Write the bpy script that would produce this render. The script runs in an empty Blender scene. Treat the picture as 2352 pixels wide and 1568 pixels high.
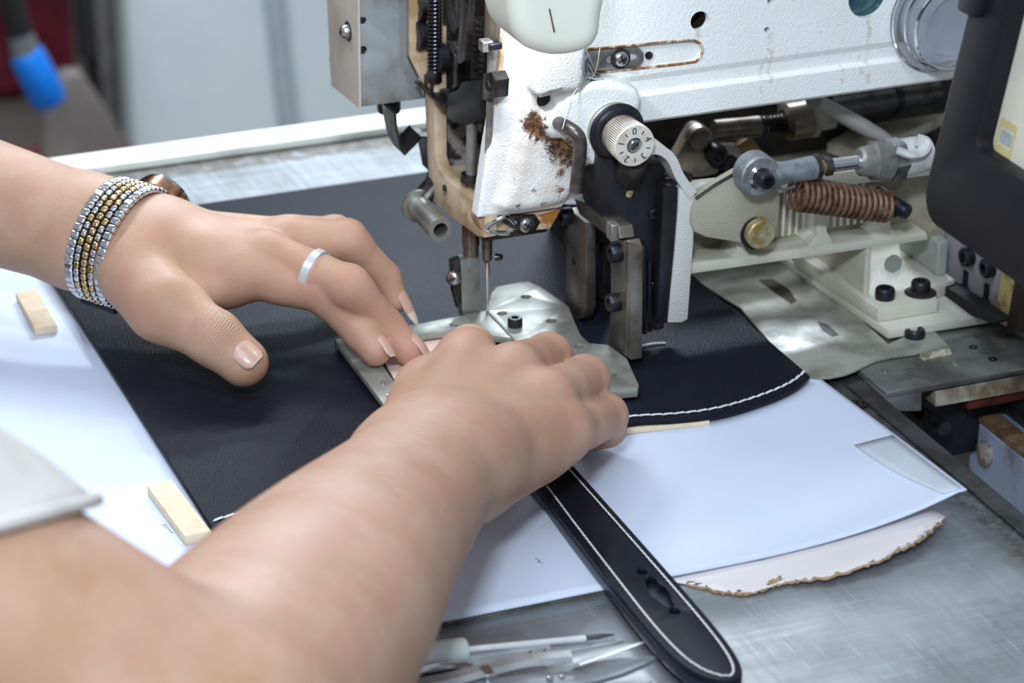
import bpy, bmesh, math, random
import numpy as np
from mathutils import Vector, Matrix
random.seed(7)
S = bpy.context.scene
COL = S.collection
R = math.radians

# ------------------------------------------------------------------ camera
IMW, IMH, FPX = 2352.0, 1568.0, 6800.0
PITCH, YAW, DIST = R(24.37), R(21.86), 1.36
FWD = np.array([math.sin(YAW)*math.cos(PITCH), math.cos(YAW)*math.cos(PITCH), -math.sin(PITCH)])
CAM = -DIST*FWD
RGT = np.array([math.cos(YAW), -math.sin(YAW), 0.0])
UPV = np.cross(RGT, FWD)
cd = bpy.data.cameras.new('camera')
cam = bpy.data.objects.new('camera', cd); COL.objects.link(cam)
cam.matrix_world = Matrix(((RGT[0], UPV[0], -FWD[0], CAM[0]), (RGT[1], UPV[1], -FWD[1], CAM[1]), (RGT[2], UPV[2], -FWD[2], CAM[2]), (0, 0, 0, 1)))
cd.sensor_width = 36.0; cd.lens = FPX/IMW*36.0
cd.clip_start = 0.05; cd.clip_end = 50
cd.dof.use_dof = True; cd.dof.focus_distance = 1.24; cd.dof.aperture_fstop = 12.0
S.camera = cam

# ------------------------------------------------------------------ world, lights, exposure
S.view_settings.view_transform = 'Standard'; S.view_settings.look = 'None'
S.view_settings.exposure = 0.0; S.view_settings.gamma = 1.0
S.view_settings.use_curve_mapping = False
wd = bpy.data.worlds.new('room_air'); S.world = wd; wd.use_nodes = True
wd.node_tree.nodes['Background'].inputs[0].default_value = (0.78, 0.88, 1.0, 1)
wd.node_tree.nodes['Background'].inputs[1].default_value = 0.38

def area_light(name, loc, target, size, size_y, power, col=(1, 1, 1)):
    l = bpy.data.lights.new(name, 'AREA'); l.shape = 'RECTANGLE'
    l.size = size; l.size_y = size_y; l.energy = power; l.color = col
    o = bpy.data.objects.new(name, l); COL.objects.link(o)
    o.location = loc
    o.rotation_euler = (Vector(target)-Vector(loc)).to_track_quat('-Z', 'Y').to_euler()
    return o
area_light('ceiling_tube', (-0.7, -0.9, 1.9), (0, 0, 0), 1.2, 0.12, 15, (0.77, 0.88, 1.0))
area_light('ceiling_tube', (0.62, 1.20, 0.98), (-0.15, 0, 0), 0.40, 0.10, 17, (0.77, 0.88, 1.0))
area_light('ceiling_tube', (0.0, 1.2, 1.5), (-0.1, 2.0, -0.4), 1.6, 0.2, 66, (0.86, 0.93, 1.0))
area_light('led_work_lamp', (-0.50, -1.10, 0.87), (0.0, -0.05, 0.03), 0.14, 0.10, 11.2, (0.78, 0.88, 1.0))

# ------------------------------------------------------------------ projection of the photograph's points on real planes
def ray(px, py):
    d = FWD*FPX + RGT*(px-IMW/2) - UPV*(py-IMH/2)
    return d/np.linalg.norm(d)
def atz(px, py, z=0.0):
    d = ray(px, py); return CAM + d*((z-CAM[2])/d[2])
def aty(px, py, y):
    d = ray(px, py); return CAM + d*((y-CAM[1])/d[1])
def atx(px, py, x):
    d = ray(px, py); return CAM + d*((x-CAM[0])/d[0])
def atd(px, py, t):
    return CAM + ray(px, py)*t

# ------------------------------------------------------------------ materials
def N(nt, typ, **kw):
    n = nt.nodes.new(typ)
    for k, v in kw.items():
        if k.startswith('i_'):
            n.inputs[k[2:]].default_value = v
        else:
            setattr(n, k, v)
    return n
def c4(c): return (c[0], c[1], c[2], 1.0)
def sr(r, g, b):
    f = lambda v: ((v/255.0)/12.92 if v/255.0 <= 0.04045 else ((v/255.0+0.055)/1.055)**2.4)
    return (f(r), f(g), f(b))
def math_n(nt, op, a, b=None, clamp=False):
    n = N(nt, 'ShaderNodeMath', operation=op); n.use_clamp = clamp
    for i, v in enumerate((a, b)):
        if v is None: continue
        if isinstance(v, (int, float)): n.inputs[i].default_value = v
        else: nt.links.new(v, n.inputs[i])
    return n.outputs[0]
def mix_col(nt, fac, a, b):
    n = N(nt, 'ShaderNodeMix', data_type='RGBA')
    if isinstance(fac, (int, float)): n.inputs[0].default_value = fac
    else: nt.links.new(fac, n.inputs[0])
    for i, v in ((6, a), (7, b)):
        if isinstance(v, tuple): n.inputs[i].default_value = c4(v)
        else: nt.links.new(v, n.inputs[i])
    return n.outputs[2]
def noise(nt, vec, scale, detail=4, rough=0.55, lo=None, hi=None):
    n = N(nt, 'ShaderNodeTexNoise'); n.inputs['Scale'].default_value = scale
    n.inputs['Detail'].default_value = detail; n.inputs['Roughness'].default_value = rough
    nt.links.new(vec, n.inputs['Vector'])
    if lo is None: return n.outputs[0]
    m = N(nt, 'ShaderNodeMapRange'); m.interpolation_type = 'SMOOTHSTEP'
    m.inputs[1].default_value = lo; m.inputs[2].default_value = hi
    nt.links.new(n.outputs[0], m.inputs[0]); return m.outputs[0]
def scaled(nt, vec, s, rot=(0, 0, 0)):
    m = N(nt, 'ShaderNodeMapping'); m.inputs['Scale'].default_value = s; m.inputs['Rotation'].default_value = rot
    nt.links.new(vec, m.inputs['Vector']); return m.outputs[0]
def base_mat(name):
    m = bpy.data.materials.new(name); m.use_nodes = True; nt = m.node_tree
    return m, nt, nt.nodes['Principled BSDF'], N(nt, 'ShaderNodeNewGeometry').outputs['Position']
def set_bump(nt, bs, h, strength, dist):
    b = N(nt, 'ShaderNodeBump'); b.inputs['Strength'].default_value = strength; b.inputs['Distance'].default_value = dist
    nt.links.new(h, b.inputs['Height']); nt.links.new(b.outputs[0], bs.inputs['Normal'])
def mat(name, col, rough=0.5, metal=0.0, col2=None, vscale=60, lo=0.4, hi=0.65, bump=0.0, bscale=900, coat=0.0, spec=0.5, rvar=0.0):
    m, nt, bs, pos = base_mat(name)
    bs.inputs['Roughness'].default_value = rough; bs.inputs['Metallic'].default_value = metal
    bs.inputs['Coat Weight'].default_value = coat; bs.inputs['Specular IOR Level'].default_value = spec
    if col2 is None: col2 = tuple(v*0.86 for v in col)
    f = noise(nt, pos, vscale, 5, 0.6, lo, hi)
    nt.links.new(mix_col(nt, f, col, col2), bs.inputs['Base Color'])
    if rvar:
        r = noise(nt, pos, vscale*1.7, 4, 0.6, 0.3, 0.7)
        nt.links.new(math_n(nt, 'ADD', math_n(nt, 'MULTIPLY', r, rvar), rough-rvar/2), bs.inputs['Roughness'])
    if bump: set_bump(nt, bs, noise(nt, pos, bscale, 3), bump, 0.0004)
    return m

RUST_SPOTS, DRIPS = [], []      # filled by the machine section before its paint is made
def painted_iron(name, col, spots=(), drips=(), speck=1.0, grime=0.25, tan_tints=()):
    """old off-white enamel: orange-peel relief, dark chips, rust in given places"""
    m, nt, bs, pos = base_mat(name)
    bs.inputs['Roughness'].default_value = 0.34
    c = mix_col(nt, math_n(nt, 'MULTIPLY', noise(nt, pos, 18, 4, 0.6, 0.40, 0.75), grime), col, tuple(v*w for v, w in zip(col, (0.80, 0.74, 0.62))))
    if tan_tints:
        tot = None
        for (x, y, z, r) in tan_tints:
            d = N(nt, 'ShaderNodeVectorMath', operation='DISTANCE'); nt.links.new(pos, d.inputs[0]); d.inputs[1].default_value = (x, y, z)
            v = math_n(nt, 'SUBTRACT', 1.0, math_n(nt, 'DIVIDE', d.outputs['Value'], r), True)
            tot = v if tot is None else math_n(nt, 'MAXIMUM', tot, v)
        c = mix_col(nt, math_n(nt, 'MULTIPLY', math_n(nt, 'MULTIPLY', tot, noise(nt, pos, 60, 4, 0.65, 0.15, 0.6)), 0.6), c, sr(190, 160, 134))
    if spots:
        tot = None
        for (x, y, z, r) in spots:
            d = N(nt, 'ShaderNodeVectorMath', operation='DISTANCE'); nt.links.new(pos, d.inputs[0]); d.inputs[1].default_value = (x, y, z)
            v = math_n(nt, 'MULTIPLY', math_n(nt, 'SUBTRACT', 1.0, math_n(nt, 'DIVIDE', d.outputs['Value'], r), True), 1.0 if r > 0.0085 else 0.62)
            tot = v if tot is None else math_n(nt, 'MAXIMUM', tot, v)
        nz = noise(nt, pos, 520, 5, 0.75)
        k = math_n(nt, 'ADD', math_n(nt, 'MULTIPLY', tot, 0.75), nz)
        mr = N(nt, 'ShaderNodeMapRange'); mr.inputs[1].default_value = 0.82; mr.inputs[2].default_value = 0.98; nt.links.new(k, mr.inputs[0])
        rc = mix_col(nt, noise(nt, pos, 420, 4, 0.6, 0.32, 0.56), sr(154, 112, 70), sr(72, 48, 32))
        c = mix_col(nt, mr.outputs[0], c, rc)
    if drips:
        tot = None
        for (x, z0, z1, w) in drips:
            s = N(nt, 'ShaderNodeSeparateXYZ'); nt.links.new(pos, s.inputs[0])
            wob = math_n(nt, 'MULTIPLY', math_n(nt, 'SUBTRACT', noise(nt, pos, 110, 5, 0.7), 0.5), 0.006)
            dx = math_n(nt, 'ABSOLUTE', math_n(nt, 'ADD', math_n(nt, 'SUBTRACT', s.outputs[0], x), wob))
            v = math_n(nt, 'SUBTRACT', 1.0, math_n(nt, 'DIVIDE', dx, w), True)
            v = math_n(nt, 'MULTIPLY', v, math_n(nt, 'GREATER_THAN', s.outputs[2], z0))
            v = math_n(nt, 'MULTIPLY', v, math_n(nt, 'LESS_THAN', s.outputs[2], z1))
            tot = v if tot is None else math_n(nt, 'MAXIMUM', tot, v)
        k = math_n(nt, 'MULTIPLY', tot, noise(nt, pos, 300, 4, 0.7, 0.40, 0.70))
        c = mix_col(nt, math_n(nt, 'MULTIPLY', k, 0.80), c, sr(188, 158, 104))
    if speck:
        sp = noise(nt, pos, 800, 3, 0.6, 0.70, 0.74)
        c = mix_col(nt, math_n(nt, 'MULTIPLY', sp, 0.85*speck), c, sr(66, 54, 48))
    nt.links.new(c, bs.inputs['Base Color'])
    set_bump(nt, bs, noise(nt, pos, 1000, 3), 0.6, 0.0007)
    return m

# ------------------------------------------------------------------ mesh building
def link_mesh(name, verts, faces, mats, parent=None, smooth=True, midx=None, angle=35, bevel=0.0, seg=2):
    me = bpy.data.meshes.new(name)
    off = np.array(parent.matrix_world.translation) if parent is not None else np.zeros(3)
    me.from_pydata([tuple(np.asarray(v)-off) for v in verts], [], faces)
    if not isinstance(mats, (list, tuple)): mats = [mats]
    for m in mats: me.materials.append(m)
    if midx is not None: me.polygons.foreach_set('material_index', midx)
    if smooth:
        me.polygons.foreach_set('use_smooth', [True]*len(me.polygons))
        me.set_sharp_from_angle(angle=R(angle))
    me.update()
    o = bpy.data.objects.new(name, me); COL.objects.link(o)
    if parent is not None:
        o.parent = parent
        o.matrix_world = Matrix.Translation(parent.matrix_world.translation)
    if bevel:
        b = o.modifiers.new('soft_edges', 'BEVEL'); b.width = bevel; b.segments = seg; b.limit_method = 'ANGLE'; b.angle_limit = R(40)
        b.harden_normals = False
    return o
def tag(o, label=None, cat=None, group=None, kind=None):
    if label: o['label'] = label
    if cat: o['category'] = cat
    if group: o['group'] = group
    if kind: o['kind'] = kind
    return o
def thing(name, label, cat, loc, group=None):
    o = bpy.data.objects.new(name, None); COL.objects.link(o); o.empty_display_size = 0.01
    o.location = Vector(loc); o.matrix_world = Matrix.Translation(Vector(loc))
    return tag(o, label, cat, group)

def frame_of(d, hint=(0, 0, 1)):
    d = np.array(d, float); d /= np.linalg.norm(d)
    h = np.array(hint, float)
    if abs(d@h) > 0.95: h = np.array([1.0, 0, 0]) if abs(d[0]) < 0.9 else np.array([0, 1.0, 0])
    u = np.cross(h, d); u /= np.linalg.norm(u)
    return u, np.cross(d, u), d

class B:
    def __init__(s): s.v = []; s.f = []; s.m = []; s.cur = 0
    def add(s, vs, fs):
        o = len(s.v); s.v += [np.array(p, float) for p in vs]
        s.f += [tuple(i+o for i in f) for f in fs]; s.m += [s.cur]*len(fs); return s
    def box(s, c, size, ax=None):
        ax = ax or ((1, 0, 0), (0, 1, 0), (0, 0, 1))
        A = [np.array(a, float) for a in ax]; c = np.array(c, float)
        vs = [c + A[0]*size[0]/2*i + A[1]*size[1]/2*j + A[2]*size[2]/2*k for i in (-1, 1) for j in (-1, 1) for k in (-1, 1)]
        return s.add(vs, [(0, 1, 3, 2), (4, 6, 7, 5), (0, 4, 5, 1), (2, 3, 7, 6), (0, 2, 6, 4), (1, 5, 7, 3)])
    def span(s, a, b):
        a = np.array(a, float); b = np.array(b, float); return s.box((a+b)/2, np.abs(b-a))
    def tube(s, path, r, n=12, cap=True, hint=(0, 0, 1), flat=1.0):
        P = [np.array(p, float) for p in path]; k = len(P)
        rr = r if isinstance(r, (list, tuple)) else [r]*k
        T = [P[min(i+1, k-1)]-P[max(i-1, 0)] for i in range(k)]
        u, w, d = frame_of(T[0], hint); vs = []
        for i in range(k):
            d = T[i]/np.linalg.norm(T[i]); u = u-d*(u@d); u /= np.linalg.norm(u); w = np.cross(d, u)
            vs += [P[i]+(u*math.cos(a)+w*math.sin(a)*flat)*rr[i] for a in (2*math.pi*j/n for j in range(n))]
        fs = [(i*n+j, i*n+(j+1) % n, (i+1)*n+(j+1) % n, (i+1)*n+j) for i in range(k-1) for j in range(n)]
        if cap: fs += [tuple(range(n-1, -1, -1)), tuple((k-1)*n+j for j in range(n))]
        return s.add(vs, fs)
    def lathe(s, o, d, prof, n=32, hint=(0, 0, 1), ring=False):
        """prof: list of (distance along axis, radius)"""
        u, w, d = frame_of(d, hint); o = np.array(o, float); vs = []
        for (t, r) in prof:
            vs += [o+d*t+(u*math.cos(2*math.pi*j/n)+w*math.sin(2*math.pi*j/n))*r for j in range(n)]
        k = len(prof)
        fs = [(i*n+j, i*n+(j+1) % n, (i+1)*n+(j+1) % n, (i+1)*n+j) for i in range(k-1) for j in range(n)]
        if ring: fs += [((k-1)*n+j, (k-1)*n+(j+1) % n, (j+1) % n, j) for j in range(n)]
        else: fs += [tuple(range(n-1, -1, -1)), tuple((k-1)*n+j for j in range(n))]
        return s.add(vs, fs)
    def cyl(s, a, b, r, n=24, ch=0.0):
        a = np.array(a, float); b = np.array(b, float); L = np.linalg.norm(b-a)
        pr = [(0, r), (L, r)] if not ch else [(0, r-ch), (ch, r), (L-ch, r), (L, r-ch)]
        return s.lathe(a, b-a, pr, n)
    def poly(s, axis, pts, c0, c1, holes=(), bev=0.0, res=6):
        """outline in the plane of the other two axes, from c0 to c1 along axis ('x': (y,z), 'y': (x,z), 'z': (x,y))"""
        cu = bpy.data.curves.new('outline', 'CURVE'); cu.dimensions = '2D'; cu.fill_mode = 'BOTH'
        h = abs(c1-c0)/2; cu.extrude = max(h-bev, 1e-6); cu.bevel_depth = bev; cu.offset = -bev; cu.bevel_resolution = 1
        for loop in [pts]+list(holes):
            sp = cu.splines.new('POLY'); sp.points.add(len(loop)-1); sp.use_cyclic_u = True
            for q, p in zip(sp.points, loop): q.co = (p[0]*100, p[1]*100, 0, 1)
        cu.extrude *= 100; cu.bevel_depth *= 100; cu.offset *= 100
        ob = bpy.data.objects.new('outline', cu); me = bpy.data.meshes.new_from_object(ob)
        c = (c0+c1)/2; vs = []
        for v in me.vertices:
            a, b, w = v.co.x/100, v.co.y/100, v.co.z/100
            vs.append((c+w, a, b) if axis == 'x' else (a, c-w, b) if axis == 'y' else (a, b, c+w))
        fs = [tuple(p.vertices) for p in me.polygons]
        bpy.data.objects.remove(ob); bpy.data.curves.remove(cu); bpy.data.meshes.remove(me)
        # weld
        key = {}; idx = []; nv = []
        for p in vs:
            k = tuple(round(q*1e6) for q in p)
            if k not in key: key[k] = len(nv); nv.append(p)
            idx.append(key[k])
        ff = []
        for f in fs:
            g = []
            for i in f:
                if idx[i] not in g: g.append(idx[i])
            if len(g) > 2: ff.append(tuple(g))
        return s.add(nv, ff)
    def move(s, M):
        M = np.array(M); s.v = [M[:3, :3]@p+M[:3, 3] for p in s.v]; return s
    def build(s, name, m, parent=None, **k):
        return link_mesh(name, s.v, s.f, m, parent, midx=s.m if isinstance(m, (list, tuple)) else None, **k)

def circ(cx, cy, r, n=20, ry=None):
    ry = ry or r
    return [(cx+r*math.cos(2*math.pi*i/n), cy+ry*math.sin(2*math.pi*i/n)) for i in range(n)]
def py_(pts, y): return [(p[0], p[2]) for p in (aty(a, b, y) for a, b in pts)]
def px_(pts, x): return [(p[1], p[2]) for p in (atx(a, b, x) for a, b in pts)]
def pz_(pts, z): return [(p[0], p[1]) for p in (atz(a, b, z) for a, b in pts)]
def smooth_path(pts, n=8, closed=False):
    P = [np.array(p, float) for p in pts]; out = []; k = len(P)
    for i in range(k if closed else k-1):
        if closed: a, b, c, d = P[i-1], P[i], P[(i+1) % k], P[(i+2) % k]
        else: a, b, c, d = P[max(i-1, 0)], P[i], P[i+1], P[min(i+2, k-1)]
        for j in range(n):
            t = j/n
            out.append(0.5*((2*b)+(-a+c)*t+(2*a-5*b+4*c-d)*t*t+(-a+3*b-3*c+d)*t**3))
    if not closed: out.append(P[-1])
    return out
def helix(a, b, r, turns, per=14, hint=(0, 0, 1), r2=None):
    u, w, d = frame_of(np.array(b, float)-np.array(a, float), hint); a = np.array(a, float); L = np.linalg.norm(np.array(b)-a)
    n = int(turns*per); r2 = r if r2 is None else r2
    return [a+d*L*i/n+(u*math.cos(2*math.pi*i/per)+w*math.sin(2*math.pi*i/per))*(r+(r2-r)*i/n) for i in range(n+1)]
def bolt(parent, base, d, r, h, m, name='bolt', socket=True):
    """socket-head cap screw: knurl-free cylinder with a hexagon recess"""
    b = B(); u, w, dd = frame_of(d); base = np.array(base, float)
    pr = [(-0.0005, r*0.98), (0, r), (h*0.82, r), (h, r*0.86)]
    if socket: pr += [(h, r*0.52), (h*0.45, r*0.48)]
    b.lathe(base, dd, pr, 24)
    return b.build(name, m, parent)
def screw(parent, base, d, r, h, m, slot='cross', name='screw', turn=0.5):
    """round-headed screw with its driver slot cut as a real groove"""
    b = B(); u, w, dd = frame_of(d); base = np.array(base, float)
    b.lathe(base, dd, [(-0.0005, r), (h*0.35, r), (h*0.75, r*0.86), (h, r*0.55)], 24)
    o = b.build(name, m, parent)
    g = B(); cu = u*math.cos(turn)+w*math.sin(turn); cw = np.cross(dd, cu)
    g.box(base+dd*h*0.96, (r*1.25, r*0.2, h*0.22), (cu, cw, dd))
    if slot == 'cross': g.box(base+dd*h*0.96, (r*0.2, r*1.25, h*0.22), (cu, cw, dd))
    g.build('driver_slot', M['black'], o)
    return o
# ------------------------------------------------------------------ rounded solids grown from distance fields (millimetres)
def unit(v): v = np.array(v, float); return v/np.linalg.norm(v)
def sd_cone(P, a, b, ra, rb):
    ba = b-a; pa = P-a; t = np.clip(pa@ba/(ba@ba), 0, 1)
    return np.linalg.norm(pa-t[:, None]*ba, axis=1)-(ra+(rb-ra)*t)
def sd_ell(P, a, b, wa, wb, side):
    """tapering limb of elliptical section; wa, wb = (half width, half thickness); side = direction of the width"""
    ba = b-a; L = np.linalg.norm(ba); w = ba/L; u = np.array(side, float); u = u-w*(u@w); u /= np.linalg.norm(u); v = np.cross(w, u)
    pa = P-a; t = np.clip(pa@ba/(ba@ba), 0, 1); q = pa-t[:, None]*ba
    ru = wa[0]+(wb[0]-wa[0])*t; rv = wa[1]+(wb[1]-wa[1])*t; rw = np.minimum(ru, rv)
    x, y, z = q@u, q@v, q@w
    k0 = np.sqrt((x/ru)**2+(y/rv)**2+(z/rw)**2); k1 = np.sqrt((x/ru**2)**2+(y/rv**2)**2+(z/rw**2)**2)
    return np.where(k1 > 1e-9, k0*(k0-1)/np.maximum(k1, 1e-9), -rw)
def sd_limb(P, pts, rad, side, sub=7):
    """one continuous limb through pts (mm) with (half width, half thickness) at each"""
    C_ = np.array(smooth_path([np.concatenate([p, r]) for p, r in zip(pts, rad)], sub))
    best = np.full(len(P), 1e18); seg = np.zeros(len(P), int); tt = np.zeros(len(P))
    for i in range(len(C_)-1):
        a, ba = C_[i, :3], C_[i+1, :3]-C_[i, :3]; pa = P-a; t = np.clip(pa@ba/(ba@ba), 0, 1); q = pa-t[:, None]*ba; d2 = (q*q).sum(1)
        m = d2 < best; best[m] = d2[m]; seg[m] = i; tt[m] = t[m]
    A = C_[seg]; D = C_[seg+1]-A; X = A+D*tt[:, None]
    n_ = len(C_); T = np.array([C_[min(i+1, n_-1), :3]-C_[max(i-1, 0), :3] for i in range(n_)]); T /= np.linalg.norm(T, axis=1)[:, None]
    W_ = T[seg]*(1-tt[:, None])+T[seg+1]*tt[:, None]; W_ /= np.linalg.norm(W_, axis=1)[:, None]
    sd_ = np.array(side, float); U = sd_-W_*(W_@sd_)[:, None]; U /= np.linalg.norm(U, axis=1)[:, None]; Vv = np.cross(W_, U)
    q = P-X[:, :3]; x, y, z = (q*U).sum(1), (q*Vv).sum(1), (q*W_).sum(1); ru, rv = X[:, 3], X[:, 4]; rw = np.minimum(ru, rv)
    k0 = np.sqrt((x/ru)**2+(y/rv)**2+(z/rw)**2); k1 = np.sqrt((x/ru**2)**2+(y/rv**2)**2+(z/rw**2)**2)
    return np.where(k1 > 1e-9, k0*(k0-1)/np.maximum(k1, 1e-9), -rw)
def smin(a, b, k):
    h = np.clip(0.5+0.5*(b-a)/k, 0, 1); return b+(a-b)*h-k*h*(1-h)
def mesh_field(f, lo, hi, h):
    """surface nets on a narrow band of a regular grid"""
    lo = np.array(lo, float); n = np.ceil((np.array(hi)-lo)/h).astype(int)+1
    c = 6; nc = n//c+2; H = h*c
    gx = np.stack(np.meshgrid(*[np.arange(q) for q in nc], indexing='ij'), -1).reshape(-1, 3)
    dc_ = f(lo+gx*H+(H-h)/2).reshape(nc)
    near = np.abs(dc_) < H*1.35
    # spread coarse values, then evaluate exactly near the surface
    D = np.repeat(np.repeat(np.repeat(dc_, c, 0), c, 1), c, 2)[:n[0], :n[1], :n[2]].astype(np.float32)
    Mk = np.repeat(np.repeat(np.repeat(near, c, 0), c, 1), c, 2)[:n[0], :n[1], :n[2]]
    idx = np.argwhere(Mk); out = np.empty(len(idx), np.float32)
    for i in range(0, len(idx), 400000):
        out[i:i+400000] = f(lo+idx[i:i+400000]*h)
    D[Mk] = out
    ins = D < 0
    # cells with a sign change
    cs = [ins[i:n[0]-1+i, j:n[1]-1+j, k:n[2]-1+k] for i in (0, 1) for j in (0, 1) for k in (0, 1)]
    cnt = sum(x.astype(np.uint8) for x in cs); act = (cnt > 0) & (cnt < 8)
    cells = np.argwhere(act); vid = -np.ones(act.shape, np.int64); vid[act] = np.arange(len(cells))
    acc = np.zeros((len(cells), 3)); num = np.zeros(len(cells))
    corners = [np.array((i, j, k)) for i in (0, 1) for j in (0, 1) for k in (0, 1)]
    val = [D[tuple((cells+q).T)] for q in corners]
    for a in range(8):
        for b in range(a+1, 8):
            if np.abs(corners[a]-corners[b]).sum() != 1: continue
            m = (val[a] < 0) != (val[b] < 0); t = np.where(m, val[a]/np.where(m, val[a]-val[b], 1), 0)
            acc += np.where(m[:, None], corners[a]+t[:, None]*(corners[b]-corners[a]), 0); num += m
    V = lo+(cells+acc/num[:, None])*h
    F = []
    for ax in range(3):
        o = [0, 1, 2]; o.remove(ax); u, v = o
        sl0 = [slice(None)]*3; sl1 = [slice(None)]*3; sl0[ax] = slice(0, -1); sl1[ax] = slice(1, None)
        A, Bq = ins[tuple(sl0)], ins[tuple(sl1)]; e = np.argwhere(A != Bq)
        e = e[(e[:, u] > 0) & (e[:, v] > 0) & (e[:, u] < n[u]-1) & (e[:, v] < n[v]-1)]
        du = np.zeros(3, int); du[u] = 1; dv = np.zeros(3, int); dv[v] = 1
        q = np.stack([vid[tuple((e-du-dv).T)], vid[tuple((e-dv).T)], vid[tuple(e.T)], vid[tuple((e-du).T)]], 1)
        flip = A[tuple(e.T)]
        if ax == 1: flip = ~flip
        q[~flip] = q[~flip][:, ::-1]; F.append(q)
    F = np.concatenate(F); F = F[(F >= 0).all(1)]
    return V, F


def sd_poly(Q, pts):
    d = np.full(len(Q), 1e18); ins = np.zeros(len(Q), bool); n = len(pts)
    for i in range(n):
        a, b = np.array(pts[i]), np.array(pts[(i+1) % n]); e = b-a; w = Q-a
        t = np.clip((w@e)/(e@e), 0, 1); q = w-t[:, None]*e; d = np.minimum(d, (q*q).sum(1))
        c = (a[1] <= Q[:, 1]) != (b[1] <= Q[:, 1])
        if c.any():
            xx = a[0]+(Q[:, 1]-a[1])/(e[1] if abs(e[1]) > 1e-12 else 1e-12)*e[0]; ins ^= c & (Q[:, 0] < xx)
    return np.where(ins, -1, 1)*np.sqrt(d)
def sd_slab(P, pts, y0, y1, r):
    """outline in x, z (mm), from y0 to y1, every edge rounded by r"""
    w1 = sd_poly(P[:, [0, 2]], pts)+r; w2 = np.abs(P[:, 1]-(y0+y1)/2)-((y1-y0)/2-r)
    return np.minimum(np.maximum(w1, w2), 0)+np.sqrt(np.maximum(w1, 0)**2+np.maximum(w2, 0)**2)-r
def field_object(name, V, F, m, parent, smooth_n=1, angle=180):
    V = V/1000; off = np.array(parent.matrix_world.translation)
    me = bpy.data.meshes.new(name); me.vertices.add(len(V)); me.vertices.foreach_set('co', (V-off).ravel())
    me.loops.add(F.size); me.loops.foreach_set('vertex_index', F.ravel().astype(np.int32)); me.polygons.add(len(F))
    me.polygons.foreach_set('loop_start', np.arange(0, F.size, 4, dtype=np.int32)); me.polygons.foreach_set('use_smooth', np.ones(len(F), bool))
    me.materials.append(m); me.update(calc_edges=True); me.validate()
    if smooth_n:
        bm = bmesh.new(); bm.from_mesh(me)
        for _ in range(smooth_n): bmesh.ops.smooth_vert(bm, verts=bm.verts, factor=0.5, use_axis_x=True, use_axis_y=True, use_axis_z=True)
        bm.to_mesh(me); bm.free()
    o = bpy.data.objects.new(name, me); COL.objects.link(o); o.parent = parent; o.matrix_world = Matrix.Translation(parent.matrix_world.translation)
    return o
# ------------------------------------------------------------------ shared materials
M = {}
M['black'] = mat('black_recess', (0.006, 0.006, 0.008), 0.7)
M['black_metal'] = mat('blackened_steel', (0.012, 0.013, 0.019), 0.38, 0.3, (0.022, 0.021, 0.026), 90, bump=0.15, bscale=700)
M['dark_steel'] = mat('dark_oiled_steel', (0.10, 0.095, 0.095), 0.33, 0.9, (0.045, 0.036, 0.03), 80, rvar=0.2)
M['steel'] = mat('bright_steel', (0.55, 0.56, 0.58), 0.27, 1.0, (0.36, 0.36, 0.36), 70, rvar=0.22)
M['dull_steel'] = mat('dull_steel', (0.40, 0.40, 0.37), 0.42, 0.75, (0.26, 0.25, 0.22), 60, 0.42, 0.62, rvar=0.2)
M['plate_steel'] = mat('clamp_plate_steel', (0.36, 0.36, 0.315), 0.42, 0.4, (0.24, 0.23, 0.195), 45, 0.42, 0.66, rvar=0.2)
M['brown_steel'] = mat('browned_steel', (0.26, 0.225, 0.19), 0.36, 0.75, (0.16, 0.13, 0.105), 60, rvar=0.2)
M['chrome'] = mat('chrome', (0.80, 0.81, 0.83), 0.10, 1.0, (0.7, 0.7, 0.72), 40)
M['rust_spring'] = mat('rusty_spring_wire', sr(128, 98, 78), 0.55, 0.35, sr(84, 56, 38), 120, bump=0.3)
M['tan_paint'] = mat('oil_stained_enamel', sr(205, 184, 155), 0.42, 0, sr(168, 138, 104), 55, 0.40, 0.66, bump=0.25, bscale=600)
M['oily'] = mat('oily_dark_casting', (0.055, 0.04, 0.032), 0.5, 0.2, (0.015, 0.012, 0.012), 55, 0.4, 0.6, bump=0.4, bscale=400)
M['lint'] = mat('grey_lint_and_oil', sr(150, 138, 130), 0.9, 0, sr(40, 36, 36), 130, 0.42, 0.6, bump=0.8, bscale=900)
M['white_plastic'] = mat('aged_white_plastic', sr(240, 242, 226), 0.42, 0, sr(234, 236, 218), 30, spec=0.4)
M['ivory'] = mat('ivory_dial_plastic', sr(228, 224, 212), 0.35, 0, sr(206, 196, 180), 150)
M['ink'] = mat('black_ink', (0.012, 0.012, 0.014), 0.6)
M['thread'] = mat('white_thread', sr(222, 222, 220), 0.75, 0, sr(196, 196, 192), 700)
M['strip'] = mat('cream_fibreboard', sr(226, 208, 180), 0.85, 0, sr(214, 192, 160), 160, 0.45, 0.75, bump=0.35, bscale=900)
M['kraft'] = mat('torn_grey_brown_board', sr(176, 148, 118), 0.9, 0, sr(128, 102, 76), 240, bump=0.6, bscale=1200)
M['grey_board'] = mat('grey_board', sr(120, 116, 104), 0.85, 0, sr(92, 88, 78), 200)

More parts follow.
